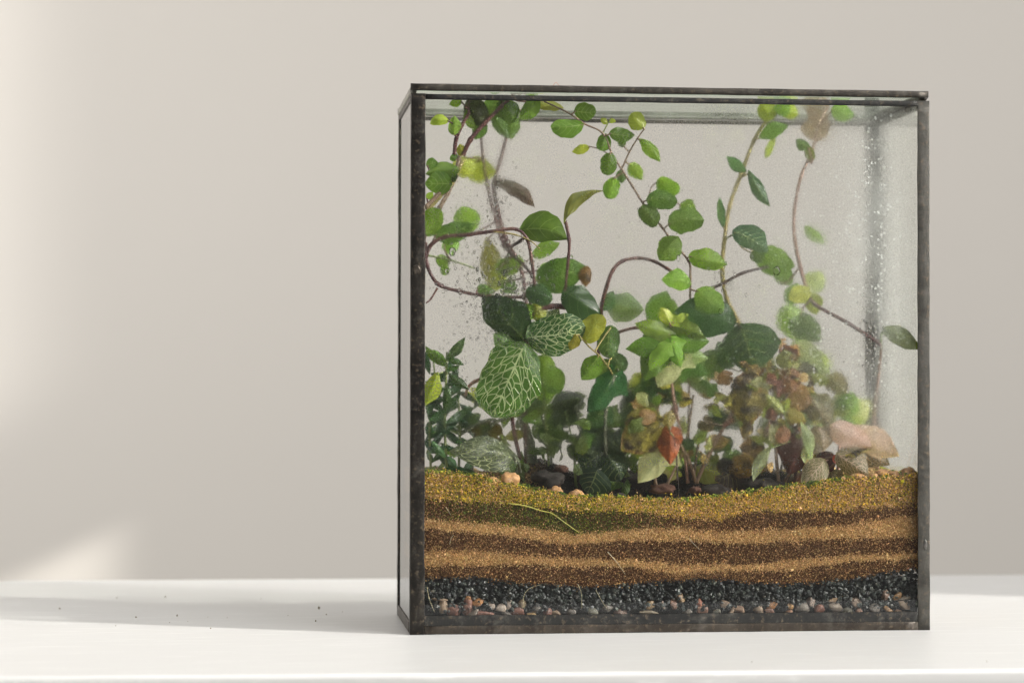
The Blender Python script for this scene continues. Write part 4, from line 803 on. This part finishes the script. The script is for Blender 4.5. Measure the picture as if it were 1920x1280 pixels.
# pink stemmed vine at the right
plant('pink_stem_vine', 'thin pink stemmed vine winding up the misty right side', 'vine', (1645, 880, 50),
 [('pink', 1.1, .8, [(1645, 880, 60), (1638, 790, 50), (1646, 710, 28), (1652, 655, 9)]), ('purple', 1.2, 1.0, [(1652, 650, 8), (1640, 638, 8), (1585, 603, 9), (1530, 572, 10), (1512, 548, 12)]), ('pink', 1.1, .8, [(1514, 548, 12), (1500, 500, 16), (1490, 450, 22), (1489, 395, 28), (1502, 330, 34), (1522, 285, 36), (1535, 235, 50), (1552, 200, 55)]), ('green', .8, .6, [(1652, 655, 9), (1652, 628, 7), (1662, 616, 6)]), ('dark', 1.0, .8, [(1335, 540, 16), (1358, 530, 14), (1392, 512, 12), (1440, 500, 16)])],
 [L(1658, 617, 1726, 655, 36, 6, c=(.15, .19, .05), k='gloss', f=-.3, lab='olive leaf pressed to the right side'), L(1524, 300, 1512, 270, 20, 26, c=OL), L(1516, 278, 1492, 262, 22, 16, c=G2), L(1560, 205, 1602, 218, 36, 26, c=G1, r=15), L(1548, 215, 1520, 235, 60, 80, c=(.3, .22, .18), k='thin'), L(1550, 250, 1500, 240, 46, 85, c=(.3, .22, .18), k='thin'), L(1520, 545, 1477, 560, 36, 9, c=GY, k='gloss', f=-.35, lab='shiny folded yellow leaf'), L(1518, 545, 1540, 508, 46, 34, c=PALE, k='thin'), L(1518, 550, 1530, 590, 36, 18, c=GY, k='thin'), L(1500, 560, 1470, 545, 44, 32, c=G1, k='thin'), L(1510, 425, 1546, 456, 22, 60, c=G1, k='thin', bend=.2), L(1482, 600, 1540, 640, 42, 40, c=G2), L(1470, 575, 1500, 640, 60, 50, c=G1, k='thin'), L(1500, 590, 1540, 625, 30, 28, c=G2), L(1460, 530, 1480, 500, 46, 32, c=G1), L(1490, 640, 1540, 720, 60, 60, c=(.30, .34, .2), k='thin'), L(1515, 660, 1555, 700, 40, 60, c=GY, k='thin')], 'pink')
plant('arching_stem', 'bare purple brown stem arching over the centre of the tank', 'plant', (1130, 880, 60), [('purple', 1.2, .9, [(1130, 880, 60), (1122, 700, 50), (1126, 590, 26), (1138, 535, 18), (1150, 505, 17), (1168, 489, 20), (1198, 484, 30), (1226, 490, 18), (1250, 503, 12), (1266, 514, 10)])],
 [L(1128, 580, 1150, 545, 28, 55, c=BLU, k='thin'), L(1140, 570, 1208, 580, 58, 70, c=(.17, .24, .13), k='thin', bend=.12), L(1228, 610, 1250, 545, 56, 50, c=G2), L(1262, 625, 1262, 560, 36, 46, c=G1, k='thin')])
# begonia with mottled leaves
plant('begonia', 'begonia with mottled brown leaves on rusty stalks right of the centre', 'begonia', (1305, 905, 28),
 [('brown', 1.3, .9, [(1305, 905, 28), (1330, 850, 24), (1372, 775, 16), (1402, 742, 12)]), ('brown', 1.1, .8, [(1305, 905, 28), (1290, 860, 22), (1265, 820, 16), (1240, 800, 12)]), ('brown', .9, .7, [(1300, 900, 30), (1308, 840, 34), (1318, 800, 34)]), ('pink', 1.4, 1.0, [(1400, 895, 26), (1440, 800, 24), (1470, 720, 22), (1478, 650, 20)])],
 [L(1238, 798, 1164, 845, 92, 10, c=(.42, .33, .06), k='brown', s='heart', serr=.05, lab='mottled brown and yellow leaf left of the red leaf'), L(1402, 742, 1418, 690, 66, 16, c=(.26, .12, .08), k='brown', s='heart', serr=.06), L(1400, 735, 1400, 798, 82, 9, c=(.34, .27, .05), k='brown', s='heart', serr=.08, lab='dark mottled leaf with toothed edge'), L(1318, 788, 1338, 808, 34, 18, c=(.13, .11, .05), k='brown', s='heart', serr=.06), L(1390, 850, 1440, 880, 90, 18, c=(.34, .2, .06), k='brown', s='heart', serr=.05), L(1380, 880, 1340, 900, 80, 24, c=(.05, .035, .02), k='brown', s='heart'), L(1430, 720, 1445, 685, 60, 20, c=(.22, .09, .06), k='red', s='heart'),
  L(1478, 690, 1470, 655, 40, 12, c=(.22, .24, .06), k='thin', rip=.06), L(1482, 735, 1478, 690, 46, 13, c=(.40, .20, .09), k='thin', rip=.05, s='round'), L(1490, 770, 1488, 715, 60, 20, c=(.36, .22, .10), k='thin', rip=.05, s='round'), L(1470, 760, 1460, 720, 44, 26, c=(.14, .16, .05)), L(1470, 800, 1460, 830, 30, 10, c=(.45, .26, .14), k='thin', s='round'), L(1500, 690, 1540, 712, 30, 24, c=(.10, .10, .04), s='heart', rip=.08)], 'brown')
tag(plant('red_leaf', 'rust red toothed leaf hanging in front of the pale ivy leaf', 'leaf', (1256, 800, 8), [('dark', .5, .4, [(1270, 900, 9), (1268, 850, 8), (1262, 818, 8)])], [L(1255, 808, 1257, 872, 50, (7.5, 7), c=(.36, .085, .02), k='red', s='heart', serr=.06, f=-.3)]), None)
# pink nerve plants right
plant('nerve_plant', 'pink veined plant with a large pale blurred leaf in the right corner', 'plant', (1570, 900, 30),
 [('pink', 1.0, .8, [(1570, 905, 30), (1572, 860, 26), (1575, 820, 28)]), ('pink', .9, .7, [(1570, 905, 30), (1548, 860, 26), (1530, 800, 30)])],
 [L(1560, 798, 1636, 838, 52, (9, 9), k='pinknet', c=(.62, .40, .36), s='ovate', f=-.25, rip=.05, bend=.04, lab='pale pink leaf, left of the two largest'), L(1600, 806, 1686, 856, 58, (12, 14), k='pinknet', c=(.78, .56, .52), s='ovate', bend=.05, f=-.25, rip=.05, lab='largest leaf, pale pink and blurred'), L(1570, 852, 1628, 894, 56, 8, k='pinknet', c=(.26, .24, .13), s='ovate', f=-.3, rip=.05), L(1545, 862, 1502, 906, 50, 8, k='pinknet', c=(.22, .20, .10), s='ovate'), L(1535, 800, 1545, 846, 56, 10, k='pinknet', c=(.26, .22, .12), s='ovate', f=-.3, rip=.06), L(1512, 748, 1556, 800, 58, 20, k='pinknet', c=(.20, .20, .08), s='ovate', f=-.45, rip=.09), L(1520, 770, 1500, 740, 40, 26, k='pinknet', c=(.12, .12, .06)), L(1566, 868, 1576, 850, 18, 10, c=(.5, .12, .12), k='thin', lab='small bright pink bud leaf'), L(1560, 850, 1530, 890, 44, 22, c=(.13, .03, .04), k='red'), L(1580, 830, 1668, 872, 56, 44, k='pinknet', c=(.12, .11, .06)), L(1556, 900, 1580, 880, 26, 18, k='pinknet', c=(.12, .14, .06))], 'pink')
plant('leafy_sprig', 'bright yellow green sprig behind the mist at the lower right', 'plant', (1585, 890, 50), [('green', .9, .6, [(1585, 890, 50), (1588, 820, 44), (1580, 770, 36)])],
 [L(1580, 775, 1600, 735, 50, 34, c=G1, k='thin'), L(1582, 765, 1565, 740, 44, 36, c=GY, k='thin'), L(1585, 780, 1630, 752, 56, 50, c=PALE, k='thin'), L(1590, 800, 1620, 790, 40, 46, c=GY, k='thin'), L(1640, 890, 1670, 880, 34, 60, c=GY, k='thin'), L(1600, 790, 1575, 800, 46, 40, c=G1)])
plant('maroon_leaf_plant', 'plant with one dark maroon leaf and pale streaked blades at right', 'plant', (1490, 905, 20), [('purple', 1.0, .7, [(1490, 905, 20), (1492, 860, 17), (1490, 810, 14)])],
 [L(1490, 802, 1480, 890, 72, 13, c=(.09, .022, .016), k='red', s='ovate', lab='dark maroon leaf'), L(1502, 792, 1520, 862, 24, 9, c=PALE, k='stripe', s='lance', r=30, bend=.12), L(1520, 840, 1508, 868, 26, 9, c=PALE, k='stripe', r=20), L(1445, 838, 1412, 902, 24, 9, c=PALE, k='stripe', s='lance', bend=-.12), L(1438, 742, 1470, 775, 22, 8, c=(.4, .46, .1), k='gloss', s='lance', f=-.35), L(1470, 768, 1514, 790, 28, 9, c=(.38, .36, .08), k='thin'), L(1468, 770, 1480, 745, 18, 9, c=GY, k='thin')], 'green')
# crumpled, half withered foliage
def tangle(name, label, base, stems, zones, cols, seed):
    q = random.Random(seed); ls = []
    for n_, x0, x1, y0, y1, d0, d1 in zones:
        for _ in range(n_):
            x, y, d_ = q.uniform(x0, x1), q.uniform(y0, y1), q.uniform(d0, d1); an = q.uniform(0, 6.28); ln = q.uniform(20, 46)
            c, k = q.choice(cols)
            ls.append(L(x, y, x+ln*math.cos(an), y+ln*math.sin(an)*.85, ln*q.uniform(.5, .85), (d_, max(5, d_+q.uniform(-6, 6))), c=c, k=k, s=q.choice(('ovate', 'heart', 'star', 'lance', 'ivy')), r=q.uniform(-50, 50), rip=q.uniform(.04, .10), f=q.uniform(-.55, .1), serr=q.choice((0, 0, .05)), bend=q.uniform(-.15, .2), curl=q.uniform(0, .7), arc=q.uniform(-.15, .15), st=False))
    return plant(name, label, 'plant', base, stems, ls, 'brown')
TB = [((.52, .38, .10), 'brown'), ((.36, .24, .08), 'brown'), ((.58, .50, .10), 'brown'), ((.50, .28, .14), 'thin'), ((.30, .34, .07), 'green'), ((.46, .50, .13), 'thin'), ((.22, .28, .06), 'green'), ((.60, .44, .26), 'thin'), ((.40, .46, .12), 'thin'), ((.24, .09, .05), 'red'), ((.62, .62, .34), 'thin')]
tangle('withered_plant', 'crumpled olive and brown foliage in the mist at the lower right', (1460, 905, 20), [('brown', 1.0, .6, [(1460, 905, 20), (1455, 820, 18), (1475, 740, 18), (1478, 660, 16)]), ('brown', .8, .5, [(1470, 905, 24), (1510, 830, 24), (1540, 770, 26)])],
 [(24, 1365, 1470, 690, 800, 10, 22), (26, 1440, 1560, 690, 840, 12, 34), (18, 1400, 1600, 800, 900, 9, 30), (10, 1455, 1500, 640, 730, 11, 20)], TB, 5)
tangle('withered_plant', 'crumpled yellow brown foliage around the red leaf at the centre', (1230, 910, 22), [('brown', .9, .5, [(1230, 910, 22), (1222, 830, 20), (1240, 740, 22)]), ('brown', .9, .5, [(1250, 910, 24), (1285, 830, 24), (1300, 740, 26)])],
 [(20, 1165, 1260, 740, 850, 12, 30), (24, 1250, 1350, 700, 890, 14, 40), (10, 1200, 1300, 690, 760, 16, 30)], TB+[(G2, 'green'), (G1, 'thin'), (GY, 'thin'), (G3, 'green')], 6)
tangle('low_leafy_plant', 'low dull green foliage between the thick stalk and the dark ivy', (1080, 915, 30), [('green', .8, .5, [(1080, 915, 30), (1075, 840, 30), (1060, 770, 34)])],
 [(26, 960, 1080, 740, 890, 14, 60), (26, 1080, 1190, 780, 910, 10, 40), (12, 800, 960, 790, 880, 30, 60)], [((.10, .15, .05), 'green'), ((.07, .11, .035), 'green'), ((.14, .20, .06), 'thin'), (G2, 'green')], 8)
# dim foliage towards the back
bl = []; r_ = random.Random(11)
for i in range(66):
    x = r_.uniform(1165, 1560) if i > 14 else r_.uniform(880, 1165); y = r_.uniform(760, 890) if i % 3 else r_.uniform(690, 800); d = r_.uniform(30, 85)
    if 1290 < x < 1350 and y < 850: continue
    an = r_.uniform(0, 6.28); ln = r_.uniform(34, 62)
    bl.append(L(x, y, x+ln*math.cos(an), y+ln*math.sin(an)*.8, ln*r_.uniform(.55, .9), (d, d+r_.uniform(-10, 10)), c=r_.choice((G3, G2, G2, G1, (.07, .11, .025), (.12, .14, .03), (.16, .12, .03), (.30, .34, .08), (.05, .07, .025))), k=r_.choice(('green', 'green', 'thin')), s=r_.choice(('ovate', 'round', 'heart')), r=r_.uniform(-40, 40), st=False))
plant('bushy_plant', 'dim bushy green undergrowth at the back of the tank', 'plant', (1330, 900, 60), [('dark', .9, .5, [(1330, 905, 60), (1345, 840, 62), (1360, 760, 60)]), ('dark', .9, .5, [(1240, 905, 60), (1225, 830, 60), (1230, 740, 58)]), ('dark', .9, .5, [(1460, 905, 60), (1475, 830, 60), (1500, 760, 62)]), ('dark', .8, .5, [(1180, 905, 60), (1165, 820, 60)])], bl)
for o in COL.objects:
    if o.type == 'MESH' and o.parent is None and 'kind' not in o and 'label' not in o: print('UNLABELLED', o.name)
